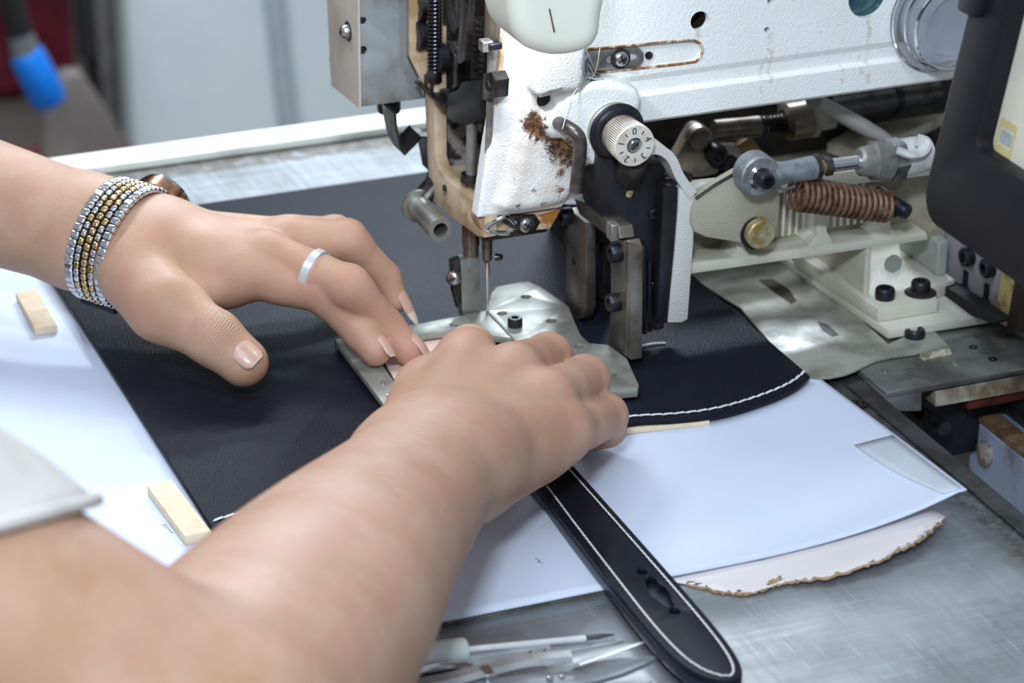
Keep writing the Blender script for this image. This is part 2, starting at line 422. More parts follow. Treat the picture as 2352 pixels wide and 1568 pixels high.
def steel_sheet():
    m, nt, bs, pos = base_mat('scratched_steel_sheet')
    st = noise(nt, scaled(nt, pos, (9, 260, 40), (0, 0, R(24))), 1.0, 5, 0.65, 0.30, 0.72)
    st2 = noise(nt, scaled(nt, pos, (320, 12, 40), (0, 0, R(-12))), 1.0, 5, 0.65, 0.35, 0.75)
    cl = noise(nt, pos, 22, 4, 0.6, 0.36, 0.66)
    c = mix_col(nt, cl, (0.43, 0.46, 0.50), (0.31, 0.325, 0.335))
    c = mix_col(nt, math_n(nt, 'MULTIPLY', st, 0.35), c, (0.30, 0.315, 0.33))
    # hair scratches, and the darker worn margin beside the slot at the right-hand edge
    sc = math_n(nt, 'MAXIMUM', noise(nt, scaled(nt, pos, (16, 1900, 60), (0, 0, R(62))), 1.0, 2, 0.5, 0.64, 0.68), noise(nt, scaled(nt, pos, (2100, 20, 60), (0, 0, R(47))), 1.0, 2, 0.5, 0.65, 0.69))
    c = mix_col(nt, math_n(nt, 'MULTIPLY', math_n(nt, 'MULTIPLY', sc, noise(nt, pos, 45, 3, 0.6, 0.36, 0.58)), 0.65), c, (0.72, 0.75, 0.80))
    s = N(nt, 'ShaderNodeSeparateXYZ'); nt.links.new(pos, s.inputs[0])
    def band(o, a, b, w):
        u = N(nt, 'ShaderNodeMapRange'); u.inputs[1].default_value = a-w; u.inputs[2].default_value = a; nt.links.new(o, u.inputs[0])
        v = N(nt, 'ShaderNodeMapRange'); v.inputs[1].default_value = b+w; v.inputs[2].default_value = b; nt.links.new(o, v.inputs[0])
        return math_n(nt, 'MULTIPLY', u.outputs[0], v.outputs[0])
    wob = math_n(nt, 'MULTIPLY', math_n(nt, 'SUBTRACT', noise(nt, pos, 70, 4), 0.5), 0.012)
    worn = band(math_n(nt, 'ADD', s.outputs[0], wob), 0.112, 0.2, 0.012)
    c = mix_col(nt, math_n(nt, 'MULTIPLY', worn, math_n(nt, 'ADD', math_n(nt, 'MULTIPLY', noise(nt, pos, 160, 5, 0.7, 0.35, 0.6), 0.35), 0.5)), c, (0.085, 0.08, 0.072))
    dirt = math_n(nt, 'MULTIPLY', band(math_n(nt, 'ADD', s.outputs[1], wob), 0.262, 0.30, 0.004), noise(nt, pos, 110, 5, 0.7, 0.30, 0.55))
    c = mix_col(nt, math_n(nt, 'MULTIPLY', dirt, 0.85), c, sr(120, 112, 102))
    nt.links.new(c, bs.inputs['Base Color'])
    bs.inputs['Metallic'].default_value = 0.75
    nt.links.new(math_n(nt, 'ADD', math_n(nt, 'MULTIPLY', st, 0.16), math_n(nt, 'MULTIPLY', st2, 0.12)), bs.inputs['Roughness'])
    r = math_n(nt, 'ADD', math_n(nt, 'ADD', math_n(nt, 'MULTIPLY', st, 0.14), math_n(nt, 'MULTIPLY', st2, 0.10)), 0.30)
    nt.links.new(r, bs.inputs['Roughness'])
    set_bump(nt, bs, math_n(nt, 'ADD', st, math_n(nt, 'MULTIPLY', sc, -1.0)), 0.12, 0.0002)
    return m
M['sheet'] = steel_sheet()

def leather(name, grain, dist, rough=0.46):
    m, nt, bs, pos = base_mat(name)
    f = noise(nt, pos, 1400, 3, 0.6)
    nt.links.new(mix_col(nt, noise(nt, pos, 40, 3, 0.5, 0.35, 0.7), (0.0085, 0.0095, 0.0155), (0.011, 0.0125, 0.020)), bs.inputs['Base Color'])
    bs.inputs['Roughness'].default_value = rough; bs.inputs['Specular IOR Level'].default_value = 0.11
    v = N(nt, 'ShaderNodeTexVoronoi'); v.inputs['Scale'].default_value = grain; nt.links.new(pos, v.inputs['Vector'])
    set_bump(nt, bs, math_n(nt, 'ADD', v.outputs['Distance'], f), 0.5, dist)
    return m
M['leather'] = leather('black_pebbled_leather', 1100, 0.00035, 0.5)
M['strap_leather'] = leather('black_smooth_leather', 1500, 0.00012, 0.36)
M['edge_paint'] = mat('black_edge_paint', (0.012, 0.014, 0.026), 0.32, 0, (0.016, 0.018, 0.03), 100)

def paper(name, col, col2):
    m, nt, bs, pos = base_mat(name)
    c = mix_col(nt, noise(nt, pos, 9, 3, 0.5, 0.35, 0.7), col, col2)
    fl = noise(nt, pos, 900, 2, 0.5, 0.755, 0.775)
    c = mix_col(nt, math_n(nt, 'MULTIPLY', fl, 0.3), c, (0.2, 0.2, 0.2))
    nt.links.new(c, bs.inputs['Base Color']); bs.inputs['Roughness'].default_value = 0.55
    bs.inputs['Specular IOR Level'].default_value = 0.35
    set_bump(nt, bs, noise(nt, pos, 260, 3), 0.06, 0.0003)
    return m
M['paper'] = paper('white_coated_board', sr(213, 222, 240), sr(207, 217, 238))
M['paper_warm'] = paper('white_lined_board', sr(228, 222, 222), sr(222, 214, 212))

# ------------------------------------------------------------------ the room
def struct(name, b, m, **k):
    return tag(b.build(name, m, None, **k), kind='structure')
fl = B().box((0, 0, -0.76), (6, 7, 0.04)); struct('floor', fl, mat('workshop_floor', sr(96, 90, 84), 0.6, 0, sr(70, 62, 58), 4), smooth=False)
wp = atz(300, 335, -0.30); wy = 1.95
wx = aty(298, 200, wy)[0]
wallm = mat('pale_grey_panel', sr(200, 208, 208), 0.6, 0, sr(188, 198, 200), 5, 0.35, 0.7)
w = B().span((wx, wy, -0.74), (3.0, wy+0.1, 1.9)); struct('wall_back', w, wallm, smooth=False, bevel=0.01)
sx = aty(606, 150, wy)[0]
w = B().tube([(sx-0.03, wy-0.004, 0.2), (sx, wy-0.004, -0.30), (sx+0.035, wy-0.004, -0.74)], 0.012, 8); struct('trim_1', w, mat('panel_joint', sr(160, 168, 174), 0.7))
w = B().span((wx-0.048, wy+0.03, -0.74), (wx-0.002, wy+0.08, 1.9)); struct('wall_left', w, mat('grey_brown_post', sr(112, 108, 104), 0.7, 0, sr(78, 72, 70), 5), smooth=False, bevel=0.02)
w = B().span((-3.0, 2.75, -0.74), (wx+0.1, 2.85, 1.9)); struct('wall_far', w, mat('dark_store', sr(24, 18, 20), 0.9, 0, sr(14, 10, 10), 3), smooth=False)

# things in the dark corner behind the table, far out of focus
def drape(name, px0, px1, py0, py1, y, m, label, cat, seed):
    a = aty(px0, py1, y); c = aty(px1, py0, y); b = B(); n, k = 24, 16
    rnd = random.Random(seed); ph = [rnd.uniform(0, 6) for _ in range(3)]
    vs = []
    for i in range(n+1):
        for j in range(k+1):
            u, v = i/n, j/k
            x = a[0]+(c[0]-a[0])*u; z = max(a[2], -0.735)+(c[2]-max(a[2], -0.735))*v
            vs.append((x, y+0.03*math.sin(9*u+ph[0])+0.02*math.sin(21*u+ph[1]+3*v), z))
    b.add(vs, [(i*(k+1)+j, (i+1)*(k+1)+j, (i+1)*(k+1)+j+1, i*(k+1)+j+1) for i in range(n) for j in range(k)])
    o = b.build(name, m, None); s = o.modifiers.new('thickness', 'SOLIDIFY'); s.thickness = 0.02
    return tag(o, label, cat)
redm = mat('dark_red_cloth', sr(104, 18, 38), 0.8, 0, sr(70, 12, 26), 12)
drape('red_cloth', -260, 178, -260, 560, 2.45, redm, 'dark red cloth hanging in the dim corner behind the worktable', 'cloth', 3)
# the grey chair frame and seat
ch = thing('stool', 'grey metal stool with a dark red seat edge in the dim corner', 'stool', (aty(160, 300, 1.75)[0], 1.75, -0.74))
q = aty(165, 250, 1.75)
b = B()
for dx, dy in ((-0.16, -0.10), (0.06, -0.10), (-0.16, 0.06), (0.06, 0.06)):
    g = B(); g.tube([(q[0]+dx*1.15, 1.75+dy, -0.74), (q[0]+dx, 1.75+dy, q[2]-0.10)], 0.014, 10); g.build('leg', mat('grey_tube', sr(120, 112, 106), 0.5), ch) if dx == -0.16 and dy == -0.10 else g.build('leg', bpy.data.materials['grey_tube'], ch)
b = B().box((q[0]-0.05, 1.74, q[2]-0.085), (0.26, 0.22, 0.03)); b.build('seat', redm, ch, bevel=0.01)
B().poly('y', py_([(104, 352), (118, 215), (150, 172), (190, 168), (236, 236), (300, 345), (300, 420), (104, 420)], 1.70), 1.70, 1.73, bev=0.008).build('backrest', mat('grey_brown_panel', sr(126, 116, 110), 0.7, 0, sr(104, 96, 92), 9), ch)
pd = thing('black_post', 'black post standing against the grey brown wall end', 'post', (aty(200, 60, 1.92)[0], 1.88, -0.74))
pz = aty(203, 128, 1.89)
B().tube([(pz[0]+0.0, 1.89, pz[2]), (pz[0]-0.035, 1.89, 1.2)], 0.012, 12).build('shaft', M['black'], pd)
B().tube([(pz[0]+0.004, 1.89, pz[2]+0.005), (pz[0]+0.02, 1.93, -0.739)], 0.008, 12).build('lower_rod', M['black'], pd)
B().cyl((pz[0]+0.02, 1.93, -0.739), (pz[0]+0.02, 1.93, -0.72), 0.03, 20).build('foot', M['black'], pd)

# blue-gripped tool hanging from above
tY = 1.55
A0, A1, A2, A3 = aty(18, -40, tY), aty(46, 78, tY), aty(58, 118, tY), aty(118, 240, tY)
ht = thing('hanging_tool', 'tool with bright blue grip, grey collar and black shaft hanging behind the table', 'tool', tuple(A3))
k = np.linalg.norm(A3-A2)/130
B().lathe(A2, A3-A2, [(0, 30*k), (10*k, 36*k), (100*k, 40*k), (122*k, 36*k), (132*k, 20*k)], 24).build('grip', mat('blue_rubber', sr(0, 108, 200), 0.4), ht)
B().lathe(A1, A2-A1, [(0, 26*k), (np.linalg.norm(A2-A1)+0.004, 30*k)], 24).build('ferrule', mat('dull_ferrule', sr(128, 132, 130), 0.4, 0.5), ht)
A00 = A0+(A0-A1)*6
B().tube([A00, A1+(A2-A1)*0.1], 26*k, 16).build('shaft', M['black'], ht)

# ------------------------------------------------------------------ worktable
tb = thing('worktable', 'scratched steel sewing worktable with a slot at the machine base', 'table', (0, 0, -0.74))
XE = 0.1283
b = B().poly('z', [(-0.30, -0.62), (XE, -0.62), (XE, -0.098), (0.42, -0.098), (0.42, 0.30), (-0.30, 0.30)], -0.004, 0.0, bev=0.0008)
top = b.build('steel_top', M['sheet'], tb)
B().poly('z', [(-0.295, -0.615), (XE-0.004, -0.615), (XE-0.004, -0.094), (0.42, -0.094), (0.42, 0.295), (-0.295, 0.295)], -0.034, -0.0042).build('core_board', mat('table_core', (0.03, 0.028, 0.025), 0.8), tb, smooth=False)
B().span((XE-0.009, -0.61, 0.0001), (XE+0.0002, -0.10, 0.0014)).build('edge_strip', mat('worn_dark_edge', (0.10, 0.10, 0.10), 0.4, 0.6, (0.055, 0.053, 0.05), 60, 0.4, 0.6, rvar=0.2), tb, bevel=0.0004)
rimm = mat('white_edge_paint', sr(232, 232, 222), 0.5, 0, sr(205, 204, 195), 30, 0.42, 0.7)
B().span((-0.30, 0.277, 0.0), (0.42, 0.300, 0.0045)).build('rear_rim', rimm, tb, bevel=0.001)
for x, y in ((-0.28, -0.6), (0.40, 0.28), (-0.28, 0.28), (0.40, -0.08)):
    B().span((x-0.02, y-0.02, -0.74), (x+0.02, y+0.02, -0.033)).build('leg', bpy.data.materials['grey_tube'], tb, smooth=False, bevel=0.002)
# slot bolts in the steel top
for (a, c2) in ((1975, 929),):
    p = atz(a, c2, 0.0); bo = B().lathe(p, (0, 0, 1), [(-0.0005, 0.0042), (0.0008, 0.0042), (0.0012, 0.0036), (0.0012, 0.002), (0.0004, 0.0018)], 20).build('countersunk_bolt', M['dark_steel'], tb)
# bed plate over the slot
bp = thing('bed_plate', 'grey oil stained steel bed plate bridging the table slot', 'plate', (0.17, -0.05, -0.002))
bedm = mat('oil_stained_plate', (0.34, 0.35, 0.33), 0.36, 0.75, (0.17, 0.165, 0.15), 35, 0.40, 0.66, rvar=0.25)
o = [(0.1295, -0.119), (0.415, -0.119), (0.415, 0.06), (0.1295, 0.06)]
B().poly('z', o, 0.0003, 0.0035, bev=0.0006).build('plate', bedm, bp)
notch = [(a[0], a[2]) for a in (aty(2032, 912, -0.119), aty(2118, 900, -0.119), aty(2118, 945, -0.119), aty(2030, 946, -0.119))]
B().poly('y', notch, -0.1188, -0.100, bev=0.0006).build('front_skirt', bedm, bp)
sk = [(a[0], a[2]) for a in (aty(2150, 900, -0.118), aty(2352, 862, -0.118), aty(2400, 890, -0.118), aty(2150, 935, -0.118))]
B().poly('y', sk, -0.1175, -0.104).build('front_skirt', mat('grimy_white', sr(176, 172, 158), 0.5, 0, sr(120, 100, 78), 60), bp)
for (a, c2, r) in ((2100, 780, 0.0048), (2150, 782, 0.0022), (2033, 852, 0.0016), (2195, 835, 0.0018), (2235, 798, 0.002), (2280, 825, 0.002), (2320, 770, 0.0022)):
    p = atz(a, c2, 0.0035)
    if r > 0.004: bolt(bp, p, (0, 0, 1), r, 0.0055, M['black_metal'])
    else: B().lathe(p, (0, 0, 1), [(-0.0004, r), (0.0003, r), (0.0003, r*0.5), (-0.0003, r*0.45)], 16).build('plug', M['steel'] if a in (2033, 2195) else M['dark_steel'], bp)
pp = atz(2118, 825, 0.0035); qq = atz(2180, 812, 0.0035)
B().tube([pp+np.array((0, 0, 0.0008)), qq+np.array((0, 0, 0.0008))], 0.0021, 8).build('worn_key', mat('chipped_white', sr(196, 192, 170), 0.5, 0, sr(120, 112, 90), 200), bp)
# machinery seen down in the slot
lw = thing('under_bed_beam', 'white painted beam, blue grey shade in its colour, with black rail down inside the table slot', 'beam', (0.20, -0.2, -0.2))
B().span((0.190, -0.45, -0.20), (0.245, -0.092, -0.030)).build('beam', mat('shaded_white_paint', sr(150, 160, 182), 0.45, 0, sr(110, 108, 112), 40, 0.5, 0.75), lw, smooth=False, bevel=0.002)  # white paint; its bluish shade is put into the colour
B().span((0.1895, -0.45, -0.0299), (0.200, -0.092, -0.0275)).build('rusty_edge', mat('rust_film', sr(120, 96, 70), 0.7, 0, sr(84, 60, 40), 90), lw, smooth=False)
B().tube([(0.206, -0.45, -0.021), (0.206, -0.10, -0.021)], 0.0065, 14).build('rail', M['black_metal'], lw)
B().tube([(0.222, -0.45, -0.021), (0.222, -0.10, -0.021)], 0.005, 14).build('rail', M['dark_steel'], lw)
rp = aty(2240, 880, -0.112)
B().box((rp[0]+0.012, -0.109, rp[2]-0.006), (0.034, 0.012, 0.011)).build('red_stop', mat('dark_red_paint', sr(96, 34, 30), 0.6, 0, sr(60, 22, 20), 90), lw, smooth=False, bevel=0.001)
lg = atx(2265, 1040, 0.1898)
B().lathe(lg, (-1, 0, 0), [(-0.001, 0.006), (0.002, 0.006), (0.003, 0.004)], 16).build('lug', mat('grimy_lug', sr(150, 146, 134), 0.6, 0, sr(90, 84, 70), 200), lw)
rodp = [atz(2120, 950, -0.02), atz(2170, 985, -0.02)]
B().tube(rodp, 0.0035, 10).build('stub_rod', M['dark_steel'], lw)
B().span((0.150, -0.10, -0.045), (0.20, -0.09, -0.012)).build('cross_bar', M['black_metal'], lw, smooth=False)

# ------------------------------------------------------------------ boards and paper on the table
PF = -0.2346
def sheet_z(x, y):
    t = max(0.0, min(1.0, (x-0.0)/0.104)); s = max(0.0, min(1.0, (-0.085-y)/0.148))
    return 0.0036 + 0.0125*t**2.2*s**1.3
n, k = 140, 60
vs = []; XL, XR = -0.2425, 0.109
for i in range(n+1):
    for j in range(k+1):
        u, v = i/n, j/k
        x = XL+(XR-XL)*u; yb = 0.178 if x < -0.12 else max(-0.072, 0.178-(x+0.12)*1.4)
        y = PF+(yb-PF)*v
        z = sheet_z(x, y); xx = x-0.006*max(0, (x-0.05)/0.059)**2*max(0.0, min(1.0, (-0.085-y)/0.148))**2
        vs.append((xx, y, z))
b = B().add(vs, [(i*(k+1)+j, (i+1)*(k+1)+j, (i+1)*(k+1)+j+1, i*(k+1)+j+1) for i in range(n) for j in range(k)])
ps = thing('white_board', 'large white coated board curling up at its right corner', 'board', (0, -0.1, 0.003))
o = b.build('sheet', M['paper'], ps); sd = o.modifiers.new('thickness', 'SOLIDIFY'); sd.thickness = 0.0009; sd.offset = -1
for (a, c2, L, ang) in ((1238, 1288, 0.0022, 0.7), (1232, 1283, 0.0012, 2.2), (1243, 1292, 0.0011, 2.0)):
    p = atz(a, c2, 0.00375); B().box(p, (L, 0.0003, 0.0001), ((math.cos(ang), math.sin(ang), 0), (-math.sin(ang), math.cos(ang), 0), (0, 0, 1))).build('pencil_mark', M['ink'], ps, smooth=False)
pm = mat('pencil_grey', sr(120, 124, 140), 0.8)
for i in range(6):
    p = atz(377+i*3.6, 1204+i*3.6, 0.00375); B().box(p, (0.0016, 0.00025, 0.0001), ((math.cos(0.2+i*0.35), math.sin(0.2+i*0.35), 0), (-math.sin(0.2+i*0.35), math.cos(0.2+i*0.35), 0), (0, 0, 1))).build('pencil_mark', pm, ps, smooth=False)
# matte clear tape along the board's right edge
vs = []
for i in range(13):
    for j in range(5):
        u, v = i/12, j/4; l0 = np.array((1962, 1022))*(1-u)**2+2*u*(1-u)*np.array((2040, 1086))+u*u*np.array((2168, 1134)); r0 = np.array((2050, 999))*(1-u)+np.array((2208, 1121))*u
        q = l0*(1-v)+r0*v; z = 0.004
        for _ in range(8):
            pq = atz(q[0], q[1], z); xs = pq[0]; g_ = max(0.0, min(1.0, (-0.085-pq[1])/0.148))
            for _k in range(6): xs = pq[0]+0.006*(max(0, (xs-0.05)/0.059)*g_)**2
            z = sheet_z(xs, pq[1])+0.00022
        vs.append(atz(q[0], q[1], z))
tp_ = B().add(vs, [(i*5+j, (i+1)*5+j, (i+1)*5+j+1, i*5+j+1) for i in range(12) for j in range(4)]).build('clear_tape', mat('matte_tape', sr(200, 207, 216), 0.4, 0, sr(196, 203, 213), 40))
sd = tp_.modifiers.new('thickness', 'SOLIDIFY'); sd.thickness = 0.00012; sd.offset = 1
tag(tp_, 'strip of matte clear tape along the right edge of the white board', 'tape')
gb = thing('grey_underboard', 'thin grey board lying under the large white board', 'board', (-0.1, -0.1, 0.0013))
B().poly('z', [(-0.238, PF+0.001), (-0.02, PF+0.0022), (-0.01, PF+0.02), (-0.03, 0.10), (-0.238, 0.16)], 0.0001, 0.0024, bev=0.0003).build('board', M['grey_board'], gb)
# torn white-lined board sticking out under the curl
tpx = [(1510, 1300), (1740, 1285), (1900, 1215), (2040, 1150), (2130, 1158), (2172, 1188), (2142, 1213), (2110, 1240), (2060, 1262), (2035, 1280), (1985, 1297), (1900, 1322), (1830, 1333), (1790, 1338), (1772, 1341), (1755, 1350), (1712, 1360), (1660, 1358), (1610, 1346), (1575, 1338), (1500, 1330)]
rnd = random.Random(4)
tz = lambda x: 0.0012+0.005*max(0, min(1, (x-1600)/550))**1.6
rim_pts = []
for (a, c2), (a2, c3) in zip(tpx, tpx[1:]+tpx[:1]):
    m_ = 7 if c2 > 1180 and a2 < a and a > 1560 else 1
    for t in range(m_):
        f = t/m_; jx = rnd.uniform(-2.5, 2.5) if m_ > 1 else 0; jy = rnd.uniform(-2.5, 2.5) if m_ > 1 else 0
        xx = a+(a2-a)*f+jx; yy = c2+(c3-c2)*f+jy
        rim_pts.append(atz(xx, yy, tz(xx)))
cen = np.mean(rim_pts, axis=0); cen[2] = 0.0022
vs = list(rim_pts)+[p+(cen-p)*0.12*np.array((1, 1, 0)) for p in rim_pts]+[cen]
nn = len(rim_pts); fs = [(i, (i+1) % nn, nn+(i+1) % nn, nn+i) for i in range(nn)]+[(nn+i, nn+(i+1) % nn, 2*nn) for i in range(nn)]
tnb = thing('torn_board', 'torn white cardboard piece with ragged brown edge on the steel table', 'board', tuple(cen))
b = B().add(vs, [tuple(reversed(f)) for f in fs]); o = b.build('lining', M['paper_warm'], tnb, angle=60); sd = o.modifiers.new('thickness', 'SOLIDIFY'); sd.thickness = 0.0006; sd.offset = -1
ragged = [p+np.array((0, 0, -0.0004)) for p, (i) in zip(rim_pts, range(nn)) if True]
i0 = 5; sel = [p for p in ragged]
# the brown torn core along the ragged side
core = [p for p, q in zip(rim_pts, range(nn))]
a_i = min(range(nn), key=lambda i: np.linalg.norm(rim_pts[i]-atz(2172, 1188, tz(2172)))); b_i = min(range(nn), key=lambda i: np.linalg.norm(rim_pts[i]-atz(1575, 1338, tz(1575))))
path = [rim_pts[i]+np.array((0, 0, -0.0007)) for i in range(a_i, b_i+1)]
B().tube(path, [0.0003+0.0004*abs(math.sin(i*1.7))+0.0003*rnd.random() for i in range(len(path))], 6).build('torn_core', M['kraft'], tnb, angle=80)
p = atz(1776, 1338, 0.002); bb = B()
for i in range(6): bb.tube([p+np.array((rnd.uniform(-.003, .003), rnd.uniform(-.001, .001), 0)), p+np.array((rnd.uniform(-.004, .004), rnd.uniform(-.0015, .0015), 0.0014))], 0.0005, 5)
bb.build('torn_fibres', M['kraft'], tnb)

# ------------------------------------------------------------------ leather panel with stitched curved front edge
LZ = 0.0092
fr = [atz(a, c2, LZ) for a, c2 in ((487, 1211), (590, 1180), (800, 1125), (1050, 1056), (1250, 1004), (1440, 969), (1550, 961), (1630, 952), (1700, 936), (1780, 909), (1830, 885), (1860, 861))]
fr2 = [p[:2] for p in smooth_path(fr, 6)]
out = [(fr2[-1][0], 0.196), (fr2[0][0]+0.002, 0.196)]+[(p[0], p[1]) for p in fr2]
lp = thing('bag_leather', 'large black leather bag panel with white stitching along its curved front edge', 'leather', (0, 0, 0.005))
def lens_round(pts):
    return pts
B().poly('z', out, LZ-0.0026, LZ, bev=0.0008).build('panel', M['leather'], lp)
B().poly('z', [(p[0]*0.985, p[1]*0.97+0.002) for p in out], 0.0038, LZ-0.0027).build('lining', M['edge_paint'], lp, smooth=False)
stb = B().tube([(-0.5, 0, 0), (-0.42, 0, 0.5), (-0.2, 0, 1), (0.2, 0, 1), (0.42, 0, 0.5), (0.5, 0, 0)], [0.25, 0.5, 0.62, 0.62, 0.5, 0.25], 6)
stitch_me = None
def stitches(parent, path, L, pitch, r, m, z):
    """one raised stitch object per stitch along a path; they share one mesh"""
    global stitch_me
    P = [np.array((p[0], p[1], p[2] if len(p) > 2 else z)) for p in path]
    if stitch_me is None:
        o = link_mesh('stitch', [v*np.array((1, 1, 0.5)) for v in stb.v], stb.f, m); stitch_me = o.data; bpy.data.objects.remove(o)
    d = 0.0; nxt = pitch*0.5; cnt = 0; org = np.array(parent.matrix_world.translation)
    for a, c in zip(P, P[1:]):
        s = np.linalg.norm(c-a)
        while s > 0 and nxt <= d+s:
            f = (nxt-d)/s; p = a+(c-a)*f; ang = math.atan2(c[1]-a[1], c[0]-a[0])
            o = bpy.data.objects.new('stitch', stitch_me); COL.objects.link(o); o.parent = parent
            o.matrix_world = Matrix.Translation(Vector(p))@Matrix.Rotation(ang+0.10, 4, 'Z')@Matrix.Diagonal((L, r*2, r*2, 1))
            nxt += pitch; cnt += 1
        d += s
    return cnt
inner = [np.array((p[0], p[1]+0.0042, LZ)) for p in fr2]
inner = inner[1:-1]+[np.array((fr2[-1][0]-0.0025, fr2[-1][1]+0.001, LZ))]
stitches(lp, inner, 0.0034, 0.0051, 0.0006, M['thread'], LZ)
# loose thread ends on the leather
tp = smooth_path([atz(1455, 800, LZ+0.0006), atz(1480, 792, LZ+0.001), atz(1505, 788, LZ+0.0008), atz(1529, 787, LZ+0.0006)], 6)
tag(B().tube(tp, 0.00045, 6).build('thread_end', M['thread']), 'short white thread tail lying on black leather behind the clamp plate', 'thread')

# cream guide strips glued on the board round the leather
def strip(px4, z0, z1, label):
    o = B().poly('z', pz_(px4, z1), z0, z1, bev=0.0005).build('guide_strip', M['strip'])
    return tag(o, label, 'guide strip', 'cream guide strips round the leather')
strip([(338, 1115), (394, 1100), (485, 1218), (424, 1231)], 0.0037, 0.0082, 'cream guide strip at the front left corner of the leather')
strip([(36, 672), (84, 663), (131, 746), (80, 753)], 0.0037, 0.0078, 'cream guide strip nearest the watch wearing wrist')
strip([(1330, 990), (1440, 972), (1627, 954), (1630, 966), (1440, 986), (1335, 1004)], 0.0037, 0.0062, 'cream guide strip under the little finger in front of stitched edge')
strip([(503, 1218), (640, 1180), (646, 1190), (508, 1227)], 0.0037, 0.0062, 'sliver of cream guide strip emerging from under the forearm')
# ------------------------------------------------------------------ strap being sewn
SZ = 0.0118
sk_ = [(1180, 920), (1308, 1058), (1400, 1160), (1500, 1272), (1600, 1386), (1655, 1452), (1688, 1497), (1704, 1530), (1702, 1552), (1684, 1562), (1650, 1562), (1600, 1545), (1545, 1506), (1480, 1436), (1400, 1334), (1300, 1203), (1236, 1117), (1100, 940)]
so = [tuple(p[:2]) for p in smooth_path([atz(a, c, SZ) for a, c in sk_], 4)]
def hole_px(pts, z): return pz_(pts, z)
h1 = circ(*atz(1475, 1311, SZ)[:2], 0.0020, 16); h3 = circ(*atz(1550, 1402, SZ)[:2], 0.0020, 16)
h2 = hole_px([(1482, 1331), (1494, 1324), (1507, 1327), (1512, 1339), (1528, 1347), (1537, 1360), (1541, 1377), (1547, 1388), (1537, 1393), (1524, 1386), (1512, 1377), (1494, 1365), (1489, 1350)], SZ)
stp = thing('bag_strap', 'black leather strap end with keyhole slot and white edge stitching', 'strap', (-0.02, -0.2, 0.005))
B().poly('z', so, SZ-0.0028, SZ, [h1, h2, h3], bev=0.0009).build('top_layer', M['strap_leather'], stp)
B().poly('z', so, 0.0046, SZ-0.0029, bev=0.0006).build('bottom_layer', M['edge_paint'], stp)
def inset(path, d):
    P = [np.array(p) for p in path]; out = []
    for i, p in enumerate(P):
        t = P[min(i+1, len(P)-1)]-P[max(i-1, 0)]; t = t/np.linalg.norm(t); out.append(p+np.array((t[1], -t[0]))*d)
    return out
loop = so[4:-4]
stitches(stp, [(p[0], p[1], SZ+0.0001) for p in inset(loop, 0.0033)], 0.0020, 0.0029, 0.00036, M['thread'], SZ)

# ------------------------------------------------------------------ sewing machine
Y0 = -0.0246
sm = thing('sewing_machine', 'rust specked white industrial sewing machine with numbered tension dial', 'sewing machine', (0.06, 0.03, 0.0))
def P3(px, py, y=Y0): return aty(px, py, y)
def X3(px, py, x): return atx(px, py, x)
spots = []
def sp(px, py, r, y=Y0): q = aty(px, py, y); spots.append((q[0], q[1], q[2], r))
for a, c, r in ((1232, 285, .013), (1245, 300, .010), (1290, 335, .015), (1315, 355, .013), (1275, 318, .010), (1330, 300, .006), (1600, 120, .006), (1605, 100, .005), (1590, 145, .006), (1560, 145, .005), (1530, 150, .004), (1500, 103, .005), (1400, 165, .004), (1590, 85, .006), (1600, 20, .005), (1605, 75, .004), (1240, 212, .005), (1195, 205, .004),
    (1285, 440, .008), (1230, 440, .005), (1180, 420, .005), (1250, 470, .006), (1190, 480, .008), (1290, 400, .008), (1130, 480, .006), (1385, 370, .006), (1340, 190, .004), (1270, 200, .006), (1230, 135, .004), (1762, 70, .003), (1995, 45, .005)): sp(a, c, r, -0.030)
drips = []
for a, c0, c1, w in ((1766, 75, 190, .0020), (1772, 110, 130, .0012), (1990, 40, 190, .0018), (1975, 130, 170, .0016), (1605, 70, 95, .0022), (1745, 150, 215, .0014), (1930, 150, 225, .0012)):
    q0 = P3(a, c1); q1 = P3(a, c0); drips.append((q0[0], q0[2], q1[2], w))
WHITE = sr(244, 246, 243)
tan_tints = []  # tan grime, plus the head valley's shading put into the paint
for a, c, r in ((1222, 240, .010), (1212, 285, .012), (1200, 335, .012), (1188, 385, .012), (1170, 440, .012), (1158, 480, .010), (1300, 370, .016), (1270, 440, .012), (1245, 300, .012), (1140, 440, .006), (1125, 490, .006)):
    q = aty(a, c, -0.028); tan_tints.append((q[0], q[1], q[2], r))
M['enamel'] = painted_iron('chipped_white_enamel', WHITE, spots, drips, 0.8, 0.22, tan_tints)
M['enamel2'] = painted_iron('greenish_white_enamel', sr(205, 206, 190), (), (), 0.6, 0.6)
# --- arm: a profile in (y, z) swept along x
zb = 0.1078
prof = [(Y0-0.0012, zb+0.0015), (Y0-0.0012, zb+0.0128), (Y0-0.0004, zb+0.0136), (Y0+0.0008, zb+0.0138), (Y0+0.0012, zb+0.0144), (Y0+0.0012, zb+0.0195), (Y0, zb+0.0225), (Y0, zb+0.13), (Y0+0.012, zb+0.145), (0.05, zb+0.145), (0.062, zb+0.13), (0.062, zb), (Y0+0.0003, zb)]
b = B(); x0, x1 = 0.012, 0.40
